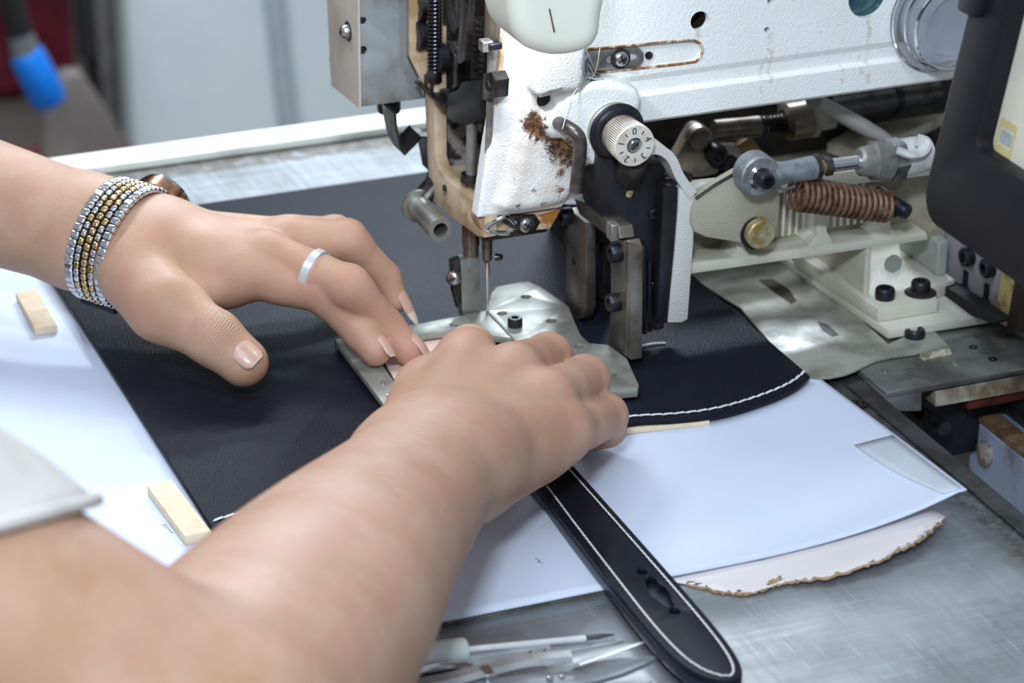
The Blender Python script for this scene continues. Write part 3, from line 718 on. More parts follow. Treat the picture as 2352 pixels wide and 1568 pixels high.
# cut the round ports through the front skin: build the front skin as a flat outline with holes, the rest as a swept shell
ports = []
def port(px, py, rx):
    q = P3(px, py); ports.append((q[0], q[2], rx)); return q
port(1607, 48, 0.0044); port(1762, 69, 0.0014); port(1769, 3, 0.0014); port(1995, -8, 0.0102)
slot = py_([(1352, 112), (1420, 107), (1500, 99), (1570, 93), (1594, 92), (1609, 100), (1615, 115), (1611, 132), (1598, 143), (1570, 147), (1480, 157), (1352, 170)], Y0)
k = len(prof)
for i in range(k-1):
    if i == 6: continue
    (ya, za), (yb, zb_) = prof[i], prof[i+1]
    b.add([(x0, ya, za), (x1, ya, za), (x1, yb, zb_), (x0, yb, zb_)], [(0, 1, 2, 3)])
b.add([(x0, prof[-1][0], prof[-1][1]), (x1, prof[-1][0], prof[-1][1]), (x1, prof[0][0], prof[0][1]), (x0, prof[0][0], prof[0][1])], [(0, 1, 2, 3)])
b.add([(x1, p[0], p[1]) for p in prof], [tuple(range(k))]); b.add([(x0, p[0], p[1]) for p in prof], [tuple(range(k-1, -1, -1))])
b.poly('y', [(x0+0.0125, prof[6][1]), (x1, prof[6][1]), (x1, prof[7][1]), (x0+0.0125, prof[7][1])], Y0, Y0+0.0034, [circ(x, z, r, 28) for x, z, r in ports]+[slot])
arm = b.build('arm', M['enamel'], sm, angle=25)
for i, (x, z, r) in enumerate(ports):
    bb = B(); dpt = (0.02, 0.008, 0.008, 0.0032)[i]
    bb.lathe((x, Y0+0.0030, z), (0, 1, 0), [(0, r*1.02), (dpt, r*0.98)], 28); bb.v = bb.v; bb.f = bb.f[:-2]
    bb.lathe((x, Y0+0.0030+dpt, z), (0, 1, 0), [(0, r), (0.001, r)], 28)
    bb.build(('port_bore', 'oil_hole', 'oil_hole', 'oil_window')[i], (M['oily'], M['oily'], M['oily'], mat('teal_window', sr(70, 104, 112), 0.2, 0, sr(52, 84, 92), 90, coat=0.5))[i], sm)
pocket = B().poly('y', [(p[0], p[1]) for p in slot], Y0+0.0022, Y0+0.0034); pocket.build('slot_floor', M['enamel'], sm, smooth=False)
rim = B(); c3 = [(p[0], Y0+0.0004, p[1]) for p in slot]; rim.tube([np.array(p) for p in c3]+[np.array(c3[0])], 0.0007, 6)
rim.build('slot_rim', mat('rust_crust', sr(134, 84, 44), 0.8, 0, sr(210, 196, 176), 260, 0.42, 0.6, bump=0.5), sm)
# sliding thread-guide bracket in the slot
gbk = py_([(1352, 118), (1410, 113), (1455, 109), (1470, 112), (1479, 122), (1478, 138), (1470, 150), (1440, 157), (1352, 165)], Y0-0.0005)
gslot = py_([(1392, 133), (1398, 126), (1455, 121), (1466, 126), (1464, 137), (1452, 141), (1400, 147), (1393, 142)], Y0-0.0005)
o = B().poly('y', gbk, Y0-0.0006, Y0+0.0012, [gslot], bev=0.0003).build('guide_bracket', M['dull_steel'], sm)
q = P3(1425, 134, Y0-0.001); B().lathe(q+np.array((0, 0.0004, 0)), (0, -1, 0), [(0, 0.0046), (0.0008, 0.0046), (0.0009, 0.0030)], 24).build('washer', M['dark_steel'], sm)
screw(sm, q+np.array((0, -0.0004, 0)), (0, -1, 0), 0.0034, 0.0024, M['steel'])
q = P3(1490, 127, Y0+0.002); B().lathe(q, (0, -1, 0), [(-0.001, 0.0018), (0.0006, 0.0018), (0.0002, 0.0012)], 14).build('oil_hole', M['oily'], sm)
tg = B().poly('y', py_([(1341, 118), (1352, 122), (1366, 160), (1384, 178), (1382, 196), (1345, 186), (1338, 150)], Y0-0.004), Y0-0.0046, Y0-0.0036, [py_([(1348, 140), (1356, 160), (1364, 174), (1348, 172)], Y0-0.004)], bev=0.0002)
tg.tube([P3(1342, 180, Y0-0.006), P3(1365, 187, Y0-0.0068), P3(1384, 184, Y0-0.006)], 0.0013, 8)
tg.build('thread_guide', M['chrome'], sm)

# --- head: flange, body lump, boss, frame of the open left end
face = [(1160, -90), (1152, 150), (1143, 215), (1121, 340), (1098, 502), (1180, 492), (1290, 478), (1328, 440), (1352, 388), (1410, 378), (1480, 300), (1500, 270), (1500, -90)]
body = [(1222, -90), (1224, 140), (1216, 235), (1200, 330), (1176, 430), (1160, 492), (1290, 476), (1326, 440), (1350, 390), (1420, 376), (1474, 292), (1482, 250), (1470, 214), (1420, 196), (1350, 180), (1345, 60), (1345, -90)]
def smooth_px(pts, n=4): return [tuple(p) for p in smooth_path(pts, n, True)]
boss = [(1318, 214), (1350, 196), (1410, 190), (1462, 206), (1476, 232), (1468, 268), (1470, 320), (1440, 372), (1390, 384), (1340, 372), (1300, 318), (1268, 316), (1252, 296), (1256, 262), (1276, 240)]
pad = [(1236, 110), (1340, 96), (1344, 150), (1340, 196), (1322, 210), (1285, 214), (1240, 222), (1230, 208), (1232, 160)]
mmxz = lambda px, y: [(p[0]*1000, p[1]*1000) for p in py_(px, y)]
fa_ = [q for q in face if q[0] < 1430]+[(1430, 330), (1352, 300), (1352, -90)]
hp_ = [mmxz(fa_, Y0), mmxz(smooth_px(body, 3), Y0-.0065), mmxz(smooth_px(boss, 3), Y0-.0115), mmxz(smooth_px(pad, 3), Y0-.0125)]
hol_ = P3(1254, 233, Y0-0.0066)*1000
y0m = Y0*1000
rod_ = smooth_px([(1246, 262), (1290, 256), (1330, 280), (1336, 330), (1300, 322), (1268, 318), (1252, 300)], 3); rodp_ = mmxz(rod_, Y0-.0095)
def head_field(P):
    d = sd_slab(P, hp_[0], y0m+0.3, y0m+9.0, 1.0)
    d = smin(d, sd_slab(P, hp_[1], y0m-5.0, y0m+8.0, 4.5), 4.0)
    d = smin(d, sd_slab(P, hp_[2], y0m-11.5, y0m+6.0, 3.0), 4.0)
    d = smin(d, sd_slab(P, rodp_, y0m-10.0, y0m+6.0, 2.5), 3.0)
    d = smin(d, sd_slab(P, hp_[3], y0m-12.5, y0m+6.0, 2.4), 2.0)
    c = np.sqrt((P[:, 0]-hol_[0])**2+(P[:, 2]-hol_[2])**2)-3.4
    return np.maximum(d, -np.maximum(c, P[:, 1]-(y0m+2)))
xs_ = [q[0] for h in hp_ for q in h]
Vh, Fh = mesh_field(head_field, (min(xs_)-2, y0m-14, 62), (max(xs_)+2, y0m+11, 205), 0.75)
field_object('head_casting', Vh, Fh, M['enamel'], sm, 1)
B().lathe((hol_[0]/1000, Y0-0.0030, hol_[2]/1000), (0, 1, 0), [(0, .0036), (.006, .0036)], 24).build('oil_hole', M['black'], sm)
chip = B().poly('y', py_([(1243, 216), (1262, 208), (1292, 200), (1293, 207), (1260, 219), (1240, 224)], Y0-0.0128), Y0-0.0129, Y0-0.0115); chip.build('bare_metal_chip', M['plate_steel'], sm)
# recessed lower lip with its little thread guide
B().poly('y', py_([(1096, 504), (1112, 543), (1128, 541), (1150, 532), (1262, 523), (1286, 480)], Y0+0.003), Y0+0.003, Y0+0.012, bev=0.0006).build('lower_lip', M['tan_paint'], sm)
B().poly('y', py_([(1225, 500), (1286, 481), (1262, 523), (1225, 527)], Y0+0.0022), Y0+0.0015, Y0+0.003).build('rusty_corner', mat('rust_stain', sr(176, 116, 52), 0.8, 0, sr(226, 214, 190), 110, 0.45, 0.62), sm, smooth=False)
g = B(); g.poly('y', py_([(1150, 508), (1165, 494), (1228, 492), (1240, 508), (1228, 528), (1190, 528)], Y0+0.0018), Y0+0.0008, Y0+0.0026, bev=0.0003); g.build('guide_plate', M['dark_steel'], sm)
g = B(); g.tube(smooth_path([P3(1182, 512, Y0), P3(1165, 497, Y0-.002), P3(1150, 502, Y0-.004), P3(1118, 521, Y0-.005), P3(1135, 533, Y0-.005), P3(1172, 534, Y0-.004), P3(1168, 523, Y0-.003)], 5), 0.0010, 8); g.build('thread_guide', M['chrome'], sm)
screw(sm, P3(1208, 515, Y0+0.0008), (0, -1, 0), 0.0036, 0.0026, M['steel'], turn=0.9)
# left end frame: plane tilts so that both front corners stay on the flange edge
XL0 = -0.0230
def tilt(o):
    me = o.data
    for v in me.vertices: v.co.x += 0.098*(v.co.z-0.066)
fr_o = [(976, -90), (976, 235), (985, 440), (990, 458), (1012, 480), (1096, 543), (1112, 545)]
fr_i = [(998, -90), (998, 233), (999, 360), (1008, 388), (1026, 412), (1060, 440), (1091, 462)]
def px_t(pts, x):
    out = []
    for a_, c_ in pts:       # on the leaning plane of the end face
        d = ray(a_, c_); t = (x+0.098*(CAM[2]-0.066)-CAM[0])/(d[0]-0.098*d[2]); p = CAM+d*t; out.append((p[1], p[2]))
    return out
fro = px_t(fr_o, XL0); fri = px_t(fr_i, XL0)
yf = Y0+0.0004
outl = fro+[(yf, fro[-1][1]), (yf, 0.20), (yf+0.0045, 0.20), (yf+0.0045, fri[-1][1])]+fri[::-1]
o = B().poly('x', outl, XL0, XL0+0.006, bev=0.0006).build('end_frame', M['tan_paint'], sm); tilt(o)
yb1 = fro[1][0]
b = B().span((XL0+0.004, yb1-0.004, 0.066), (0.02, yb1, 0.22)); o = b.build('rear_wall', M['oily'], sm, smooth=False); tilt(o)
b = B().span((0.004, Y0+0.004, 0.066), (0.010, yb1-0.002, 0.22)); o = b.build('cavity_back', M['oily'], sm, smooth=False); tilt(o)
b = B().span((XL0+0.003, Y0+0.006, 0.060), (0.010, yb1-0.002, 0.066)); o = b.build('cavity_floor', M['oily'], sm, smooth=False); tilt(o)
lw_ = px_t([(1000, 240), (1000, 360), (1010, 390), (1030, 415), (1060, 440), (1010, 470), (990, 440), (984, 240)], XL0+0.004)
o = B().poly('x', lw_, XL0+0.005, 0.012, bev=0.001).build('cavity_side', M['lint'], sm); tilt(o)
q = X3(1021, 436, XL0); B().lathe(q+np.array((0.0005, 0, 0)), (-1, 0, 0), [(-0.001, 0.0024), (0.0006, 0.0024), (0.0003, 0.0017)], 14).build('oil_hole', M['oily'], sm)
# head underside block that the bars come out of
b = B().span((-0.016, Y0+0.010, 0.0645), (0.016, yb1-0.004, 0.072)); b.build('head_underside', M['tan_paint'], sm, smooth=False)
# rear pillar of the head (tan) seen between motor box and the works
b = B().poly('y', py_([(938, -90), (940, 130), (970, 190), (980, 236), (982, 300), (984, 300), (984, -90)], yb1+0.004), yb1+0.003, yb1+0.006); b.build('rear_pillar', M['tan_paint'], sm, smooth=False)

# --- works in the open end, in the plane x = XW
XW = -0.016
def W3(px, py, dx=0.0): return atx(px, py, XW+dx)
def wtube(name, pts, rpx, m, dx=0.0, n=14, **k):
    r = rpx*0.000205
    return B().tube([W3(a, c, dx) for a, c in pts], r, n).build(name, m, sm, **k)
def wplate(name, pts, m, dx=0.0, th=0.003, bev=0.0004, holes=()):
    return B().poly('x', px_(pts, XW+dx), XW+dx, XW+dx+th, [px_(h, XW+dx) for h in holes], bev=bev).build(name, m, sm)
wtube('presser_rod', [(999, -90), (997, 205)], 9, M['dark_steel'], -0.002)
B().tube(helix(W3(999, -90, -0.002), W3(998, 165, -0.002), 0.0029, 28, 14), 0.00055, 6).build('presser_spring', mat('blued_spring_wire', (0.07, 0.07, 0.085), 0.25, 0.9), sm)
B().lathe(W3(998, 158, -0.002), W3(998, 192, -0.002)-W3(998, 158, -0.002), [(0, .0030), (.0015, .0034), (.006, .0036), (.0066, .0030)], 20).build('spring_collar', M['dark_steel'], sm)
fp = B().poly('z', [(W3(978, 200)[0]-0.006, W3(978, 200)[1]-0.001), (XW-0.006, W3(1042, 200)[1]), (XW+0.006, W3(1042, 200)[1]), (XW+0.006, W3(978, 200)[1])], W3(1000, 200)[2]-0.0012, W3(1000, 200)[2], bev=0.0005); fp.build('spring_foot', M['dark_steel'], sm)
wplate('bent_bracket', [(1024, 92), (1040, 95), (1050, 125), (1048, 200), (1036, 206), (1041, 190), (1042, 130), (1034, 106)], M['dark_steel'], -0.003, 0.004)
for nm, a, c, r, m, dx in (('disc', 1022, 132, 30, 'black_metal', -0.001), ('disc', 1058, 32, 36, 'dark_steel', 0.0), ('pivot_disc', 976, 80, 32, 'black_metal', -0.006), ('pivot_disc', 978, 14, 30, 'dark_steel', -0.005), ('pivot_disc', 1082, 16, 20, 'dark_steel', -0.004), ('pivot_disc', 1070, 122, 18, 'dark_steel', -0.004)):
    B().lathe(W3(a, c, dx+0.004), (-1, 0, 0.0), [(0, r*.000225), (.004, r*.000225), (.0046, r*.0002), (.0046, r*.0001), (.0042, r*.00009)], 28).build(nm, M[m], sm)
wplate('link_arm', [(1058, -90), (1079, -90), (1078, 20), (1070, 110), (1066, 140), (1054, 148), (1048, 138), (1056, 30)], M['dark_steel'], -0.006, 0.0028)
wplate('slide_block', [(1060, 188), (1098, 185), (1102, 270), (1062, 290), (1025, 272), (1026, 215), (1050, 205)], M['black_metal'], -0.004, 0.010, 0.001)
wplate('lower_left_block', [(970, 172), (980, 166), (984, 240), (972, 222)], M['black_metal'], -0.003, 0.006, 0.0008)
wplate('guide_block', [(980, 200), (1030, 206), (1026, 240), (985, 228)], M['black_metal'], -0.0005, 0.006, 0.0008)
wtube('needle_bar', [(1128, 95), (1124, 300), (1114, 500)], 8, M['dull_steel'], -0.004, 16)
wtube('brown_rod', [(1134, -90), (1130, 95)], 17, M['brown_steel'], -0.001, 16)
B().box(W3(1116, 104, -0.007), (0.005, 0.006, 0.005)).build('clamp_cube', M['dull_steel'], sm, bevel=0.0006)
B().box(W3(1134, 103, -0.004), (0.006, 0.006, 0.003)).build('clamp_bar', M['black_metal'], sm, bevel=0.0006)
wplate('needle_clamp', [(1108, 168), (1128, 165), (1137, 185), (1134, 225), (1122, 236), (1106, 228)], M['dark_steel'], -0.006, 0.007, 0.001)
q = W3(1122, 198, -0.0062); B().lathe(q, (-1, 0, 0), [(-.001, .0022), (.0006, .0022), (.0002, .0014)], 16).build('clamp_screw', M['black'], sm)
wtube('presser_bar', [(1084, 270), (1082, 410)], 12, M['dull_steel'], 0.0, 18)
B().lathe(W3(1080, 396), (0, 0, -1), [(0, .0030), (.0004, .0042), (.004, .0046), (.0046, .004)], 24).build('presser_collar', M['dark_steel'], sm)
wplate('fins', [(1082, 40), (1098, 38), (1100, 180), (1080, 184)], M['oily'], 0.006, 0.003)
for i in range(9):
    a = W3(1084, 48+i*14, 0.004); c = W3(1104, 52+i*14, 0.004); B().tube([a, c], 0.0007, 5).build('fin', M['dark_steel'], sm)

# --- bars below the head, needle and foot
nx, ny = -0.0098, 0.0058
NB = lambda px, py: aty(px, py, ny)
pb = aty(1084, 545, 0.011); 
B().lathe((pb[0], 0.0125, 0.070), (0, 0, -1), [(0, .0050), (.0125, .0050), (.0130, .0044), (.0131, .0040), (.0245, .0040), (.0247, .0036), (.0320, .0036)], 24).build('presser_bar_lower', M['brown_steel'], sm)
B().lathe((nx, ny, 0.070), (0, 0, -1), [(0, .0050), (.0085, .0050), (.0090, .0044), (.0096, .0050), (.0150, .0050), (.0156, .0034), (.0157, .0028), (.0200, .0028), (.0206, .0024), (.0300, .0022), (.0312, .0013)], 24).build('needle_bar_end', mat('warm_dark_steel', (0.22, 0.19, 0.18), 0.3, 0.85, (0.10, 0.085, 0.08), 90), sm)
screw(sm, (nx+0.0035, ny-0.002, 0.0415), (0.9, -0.4, 0), 0.0018, 0.003, M['dark_steel'], 'flat', 'needle_screw')
B().lathe((nx, ny, 0.041), (0, 0, -1), [(0, .0011), (.014, .0010), (.016, .0007), (.030, .0006), (.034, .0001)], 12).build('needle', M['chrome'], sm)
bx = pb[0]-0.0015
ft = B().poly('y', [(bx-0.0052, 0.0405), (bx+0.0042, 0.0405), (bx+0.0050, 0.014), (bx+0.003, 0.0102), (bx-0.0035, 0.0102), (bx-0.0045, 0.018)], 0.0085, 0.0155, bev=0.0005); ft.build('presser_foot', M['dull_steel'], sm)
B().poly('y', [(bx-0.0095, 0.041), (bx-0.0055, 0.042), (bx-0.0050, 0.022), (bx-0.0066, 0.017), (bx-0.0088, 0.026)], 0.0080, 0.0125, bev=0.0005).build('foot_shank', M['dark_steel'], sm)
screw(sm, (bx-0.0082, 0.0085, 0.0325), (-0.75, -0.65, 0), 0.0036, 0.003, M['steel'], 'flat', 'foot_screw')
# round spring post on the back of the head (left)
pA, pB_ = aty(962, 478, 0.032), aty(1010, 528, 0.012)
d = (pB_-pA); L = np.linalg.norm(d)
pa_ = X3(958, 470, -0.030); pb2 = X3(1012, 528, -0.030)
dv = pb2-pa_; L = np.linalg.norm(dv)
B().lathe(pa_, dv, [(0, .0078), (.0025, .0078), (.0026, .0056), (L, .0056), (L, .0034), (L*0.5, .0032)], 28).build('hollow_post', M['dull_steel'], sm)
B().tube([pa_+np.array((0, 0.0, 0.001)), pa_+np.array((0.008, 0.001, 0.008)), pa_+np.array((0.016, 0.003, 0.012))], 0.006, 14, flat=0.6).build('post_arm', M['dark_steel'], sm)

# --- tension dial
yd = Y0-0.0115
dc = aty(1458, 335, yd-0.0235)
ax = np.array((0, -1.0, 0)); o3 = np.array((dc[0], yd, dc[2]))
B().lathe(o3+np.array((0, .001, 0)), ax, [(0, .0122), (.0030, .0122), (.0034, .0118)], 40).build('tension_seat', M['dull_steel'], sm)
B().lathe(o3, ax, [(.0032, .0104), (.0036, .0126), (.0046, .0130), (.0050, .0126), (.0056, .0104), (.0060, .0116), (.0068, .0119), (.0073, .0114), (.0078, .0092)], 44).build('tension_discs', M['black_metal'], sm)
B().lathe(o3, ax, [(.0060, .0088), (.0095, .0086)], 36).build('tension_hub', M['black_metal'], sm)
# ridged knob
b = B(); nr = 60; vs = []
fcy = 0.0235
ringz = [(.0085, .0074, 0), (.0085, .0090, 1), (.0225, .0096, 1), (.0232, .0094, 0), (fcy, .0090, 0), (fcy, .0037, 0), (.0205, .0035, 0)]
m2 = nr*2
for t, r, rid in ringz:
    for j in range(m2):
        rr = r-(0.00042 if (rid and j % 2) else 0.0); a = 2*math.pi*j/m2
        vs.append(o3+ax*t+np.array((math.cos(a)*rr, 0, math.sin(a)*rr)))
fs = [(i*m2+j, i*m2+(j+1) % m2, (i+1)*m2+(j+1) % m2, (i+1)*m2+j) for i in range(len(ringz)-1) for j in range(m2)]
fs += [tuple((len(ringz)-1)*m2+j for j in range(m2))]
kn = b.add(vs, fs).build('tension_knob', M['ivory'], sm, angle=30)
gr = B()
for j in range(nr):
    a = 2*math.pi*(j*2+1)/m2; r1, r2 = .0090-.00022, .0096-.00022
    u = np.array((math.cos(a), 0, math.sin(a)))
    gr.box((o3+ax*.0155+u*(r1+r2)/2), (.00030, .0138, .00034), (np.cross(u, ax), ax, u))
tag(gr.build('knob_grooves', mat('brown_groove_dirt', sr(92, 70, 62), 0.8), kn, smooth=False), kind='stuff')
def text_mesh(txt, size):
    cu = bpy.data.curves.new('numeral', 'FONT'); cu.body = txt; cu.size = size*100; cu.align_x = 'CENTER'; cu.align_y = 'CENTER'; cu.extrude = 0.006
    ob = bpy.data.objects.new('numeral', cu); me = bpy.data.meshes.new_from_object(ob)
    v = [np.array(q.co)/100 for q in me.vertices]; f = [tuple(p.vertices) for p in me.polygons]
    bpy.data.objects.remove(ob); bpy.data.curves.remove(cu); bpy.data.meshes.remove(me); return v, f
def on_dial(v, ang):
    # local y of the numeral points outward at clock angle ang (0 = up, positive anticlockwise as seen from the front)
    out_ = []
    for p in v:
        r_ = p[1]+0.00655; s_ = p[0]
        u = np.array((-math.sin(ang), 0, math.cos(ang))); w_ = np.array((math.cos(ang), 0, math.sin(ang)))
        out_.append(o3+ax*(fcy+0.00006+p[2])+u*r_+w_*s_)
    return out_
for i, ch_ in enumerate('01234'):
    v, f = text_mesh(ch_, 0.0043); ang = R(2+72*i)
    B().add(on_dial(v, ang), f).build('numeral', M['ink'], kn, smooth=False)
    a2 = ang+R(36); u = np.array((-math.sin(a2), 0, math.cos(a2))); w_ = np.array((math.cos(a2), 0, math.sin(a2)))
    B().box(o3+ax*(fcy+0.0001)+u*0.0066, (.00042, .00012, .0019), (w_, ax, u)).build('tick_mark', M['ink'], kn, smooth=False)
screw(sm, o3+ax*.0205, ax, 0.0034, 0.0034, M['steel'], 'flat', 'dial_screw', 0.75)
# bent rod thread guard beside the dial
rp_ = smooth_path([P3(1282, 282, -0.036), P3(1300, 290, -0.042), P3(1322, 305, -0.047), P3(1332, 325, -0.048), P3(1331, 360, -0.048), P3(1322, 440, -0.048)], 6)
B().tube(rp_, 0.0030, 14).build('thread_guard', mat('oxidised_rod', (0.16, 0.14, 0.135), 0.38, 0.8, (0.09, 0.075, 0.065), 120, rvar=0.2), sm)
q = P3(1366, 388, Y0-0.004); B().lathe((q[0], q[1]+0.004, q[2]+0.004), (0, 0, -1), [(0, .0040), (.002, .0044), (.006, .0044), (.0066, .0038)], 20).build('boss_plug', M['brown_steel'], sm)
# upper thread
th = smooth_path([P3(1378, 110, -0.032), P3(1364, 172, -0.0315), P3(1318, 214, -0.0385), P3(1292, 296, -0.046)], 6)
B().tube(th, 0.00022, 5).build('upper_thread', M['thread'], sm)

# --- motor box at the back left
by = 0.076
fp_ = [(826, -90), (826, 40), (838, 40), (843, 46), (838, 55), (827, 56), (827, 108), (839, 106), (844, 114), (839, 124), (827, 126), (828, 246), (975, 226), (966, 190), (936, 132), (934, -90)]
c0 = aty(826, 245, by)
B().poly('y', py_(fp_, by), by, by+0.0015, bev=0.0003).build('motor_cover', mat('grey_cover_sheet', sr(158, 164, 168), 0.45, 0.2, sr(120, 118, 112), 28, 0.40, 0.66, rvar=0.2), sm)
B().span((c0[0]+0.002, by+0.002, c0[2]+0.004), (c0[0]+0.03, by+0.04, c0[2]+0.12)).build('motor_core', M['black'], sm, smooth=False)
lp_ = [(752, -90), (753, 0), (763, 196), (828, 249), (823, -90)]
B().poly('x', px_(lp_, c0[0]-0.0012), c0[0]-0.0018, c0[0]-0.0006, bev=0.0003).build('motor_side_plate', mat('beige_side_plate', sr(196, 188, 178), 0.5, 0.0, sr(180, 170, 158), 30), sm)
B().poly('x', px_([(757, 130), (763, 190), (826, 240), (820, 130)], c0[0]+0.0004), c0[0]+0.0002, c0[0]+0.0014).build('motor_gasket', M['black'], sm, smooth=False)
sc_ = X3(800, 72, c0[0]-0.0018)
B().lathe(sc_+np.array((0.0003, 0, 0)), (-1, 0, 0), [(0, .0048), (.0006, .0048), (.0008, .0036)], 20).build('washer', M['dark_steel'], sm)
screw(sm, sc_+np.array((-0.0004, 0, 0)), (-1, 0, 0), 0.0034, 0.0034, M['steel'], 'flat', turn=0.4)
pg0, pg1 = aty(893, 233, by+0.012), aty(896, 258, by+0.012)
B().lathe(pg0+np.array((0, 0, .004)), (0, 0, -1), [(0, .0056), (.008, .0056), (.0092, .0050)], 20).build('cable_gland', M['black_metal'], sm)
def ribbon(path, w, th, name, m):
    b = B(); P = [np.array(p) for p in path]; n = len(P); vs = []
    wv = np.array((0.35, -0.94, 0)); wv = np.array((0.0, 1.0, 0.0))
    for i in range(n):
        t = P[min(i+1, n-1)]-P[max(i-1, 0)]; t /= np.linalg.norm(t); nn_ = np.cross(t, wv); nn_ /= np.linalg.norm(nn_)
        vs += [P[i]+wv*w/2+nn_*th/2, P[i]-wv*w/2+nn_*th/2, P[i]-wv*w/2-nn_*th/2, P[i]+wv*w/2-nn_*th/2]
    fs = [(i*4+j, i*4+(j+1) % 4, (i+1)*4+(j+1) % 4, (i+1)*4+j) for i in range(n-1) for j in range(4)]+[(3, 2, 1, 0), tuple((n-1)*4+j for j in range(4))]
    return b.add(vs, fs).build(name, m, sm, angle=30)
yr = 0.07
path = [aty(a, c, yr) for a, c in ((894, 250), (896, 275), (901, 300), (908, 326), (916, 342), (936, 322), (954, 302), (966, 302), (978, 345), (986, 390))]
ribbon(path, 0.016, 0.0012, 'bent_knee_strip', M['dark_steel'])

# --- pale lamp head hanging in front of the machine head; its LED shines down and back on the work
cv = [(1150, -150), (1158, -20), (1164, 40), (1178, 80), (1204, 106), (1250, 121), (1300, 120), (1345, 105), (1366, 78), (1374, 30), (1380, -150)]
cpm = [(p[0]*1000, p[2]*1000) for p in (aty(a_, c_, -0.095) for a_, c_ in cv)]
cpm = [tuple(q) for q in smooth_path(cpm, 3, True)]
Vl, Fl = mesh_field(lambda P: sd_slab(P, cpm, -103.0, -64.0, 8.0), (min(q[0] for q in cpm)-2, -105, min(q[1] for q in cpm)-2), (max(q[0] for q in cpm)+2, -62, max(q[1] for q in cpm)+2), 1.0)
lh = field_object('lamp_head', Vl, Fl, M['white_plastic'], sm, 1)
lxc = float(np.mean([q[0] for q in cpm]))/1000; lzb = min(q[1] for q in cpm)/1000
B().box((lxc, -0.0632, lzb+0.022), (0.022, 0.0016, 0.012)).build('led_lens', mat('led_lens', (0.9, 0.95, 1.0), 0.1), lh, smooth=False)
area_light('lamp_led', (lxc, -0.0615, lzb+0.018), (lxc-0.004, -0.028, lzb-0.05), 0.02, 0.012, 0.16, (0.86, 0.93, 1.0))
scr = aty(1262, 20, -0.1032); B().tube([scr, scr+np.array((0.0022, 0, -0.010))], 0.0004, 5).build('scratch', M['brown_steel'], lh)
# support of the lamp head, out of the picture
B().tube([(lxc, -0.085, cpm[0][1]/1000-0.004), (lxc, -0.080, 0.25), (lxc+0.02, -0.02, 0.27), (lxc+0.05, 0.02, 0.245)], 0.006, 12).build('gooseneck', M['black_metal'], lh)
# --- clamp bracket, slide and template clamp under the needle
XF = 0.0285
yA = px_([(1440, 822)], XF)[0][0]
def xpl(name, pts, x, th, m, bev=0.0006, holes=(), parent=None):
    return B().poly('x', px_(pts, x), x, x+th, [px_(h, x) for h in holes], bev=bev).build(name, m, parent or sm)
xpl('fork_finger', [(1303, 478), (1345, 512), (1346, 705), (1338, 730), (1318, 738), (1300, 722), (1297, 700)], XF, 0.005, M['brown_steel'])
xpl('fork_crossbar', [(1318, 455), (1338, 462), (1420, 520), (1424, 548), (1402, 548), (1330, 492)], XF-0.002, 0.007, M['brown_steel'])
xpl('fork_finger', [(1400, 548), (1440, 552), (1448, 575), (1446, 826), (1397, 793), (1403, 700)], XF, 0.0062, M['brown_steel'])
q = atx(1408, 530, XF-0.0025); B().box(q, (0.004, 0.006, 0.008)).build('fork_lug', M['dull_steel'], sm, bevel=0.0006)
fl_ = aty(1446, 700, px_([(1446, 700)], XF)[0][0])
B().poly('y', py_([(1444, 560), (1470, 566), (1476, 585), (1462, 735), (1448, 826), (1440, 820)], fl_[1]), fl_[1], fl_[1]+0.004, bev=0.0008).build('fork_flange', M['brown_steel'], sm)
for a, c in ((1424, 580), (1420, 693)):
    bolt(sm, atx(a, c, XF), (-1, 0, 0), 0.0042, 0.005, M['black_metal'])
bolt(sm, atx(1310, 495, XF), (-1, 0, 0), 0.0042, 0.005, M['black_metal'])
q = atx(1318, 600, XF); B().lathe(q, (-1, 0, 0), [(-.001, .0016), (.0003, .0016), (.0001, .001)], 12).build('fork_hole', M['black'], sm)
# black slide
YS = -0.050
cbp = aty(1535, 742, YS); ctp = aty(1560, 425, YS); wl = aty(1516, 742, YS)[0]
B().poly('y', py_([(1524, 428), (1558, 432), (1556, 560), (1535, 743), (1508, 740), (1512, 700)], YS), YS, YS+0.010, bev=0.0006).build('slide_rail', M['black_metal'], sm)
B().poly('y', py_([(1378, 360), (1530, 380), (1520, 700), (1500, 728), (1470, 690), (1470, 560), (1400, 540), (1375, 470)], YS+0.008), YS+0.008, YS+0.030, bev=0.001).build('slide_body', M['black_metal'], sm)
B().poly('y', py_([(1298, 470), (1420, 470), (1420, 620), (1400, 690), (1380, 690), (1376, 640), (1352, 660), (1342, 640), (1296, 560)], 0.004), 0.004, 0.022, bev=0.001).build('slide_carriage', M['black_metal'], sm)
for a, c0_, c1_ in ((1480, 560, 765), (1492, 600, 760), (1352, 560, 668), (1368, 560, 660), (1386, 560, 655)):
    yy = YS+0.006 if a > 1450 else 0.0035
    B().tube([aty(a, c0_, yy), aty(a, c1_, yy)], 0.0012, 8).build('slide_guide_pin', M['black_metal'], sm)
for a, c in ((1500, 490), (1502, 655)):
    bolt(sm, aty(a, c, YS+0.008), (0, -1, 0), 0.0026, 0.002, M['black_metal'])
bolt(sm, aty(1508, 738, YS+0.001), (0, 0, -1), 0.0034, 0.003, M['black_metal'])
bolt(sm, aty(1535, 430, YS+0.004), (0, 0, 1), 0.0036, 0.003, M['black_metal'])
B().lathe(aty(1450, 385, YS+0.004), (0, -0.5, 1), [(-.006, .0062), (.004, .0062), (.005, .0056)], 24).build('slide_boss', M['oily'], sm)
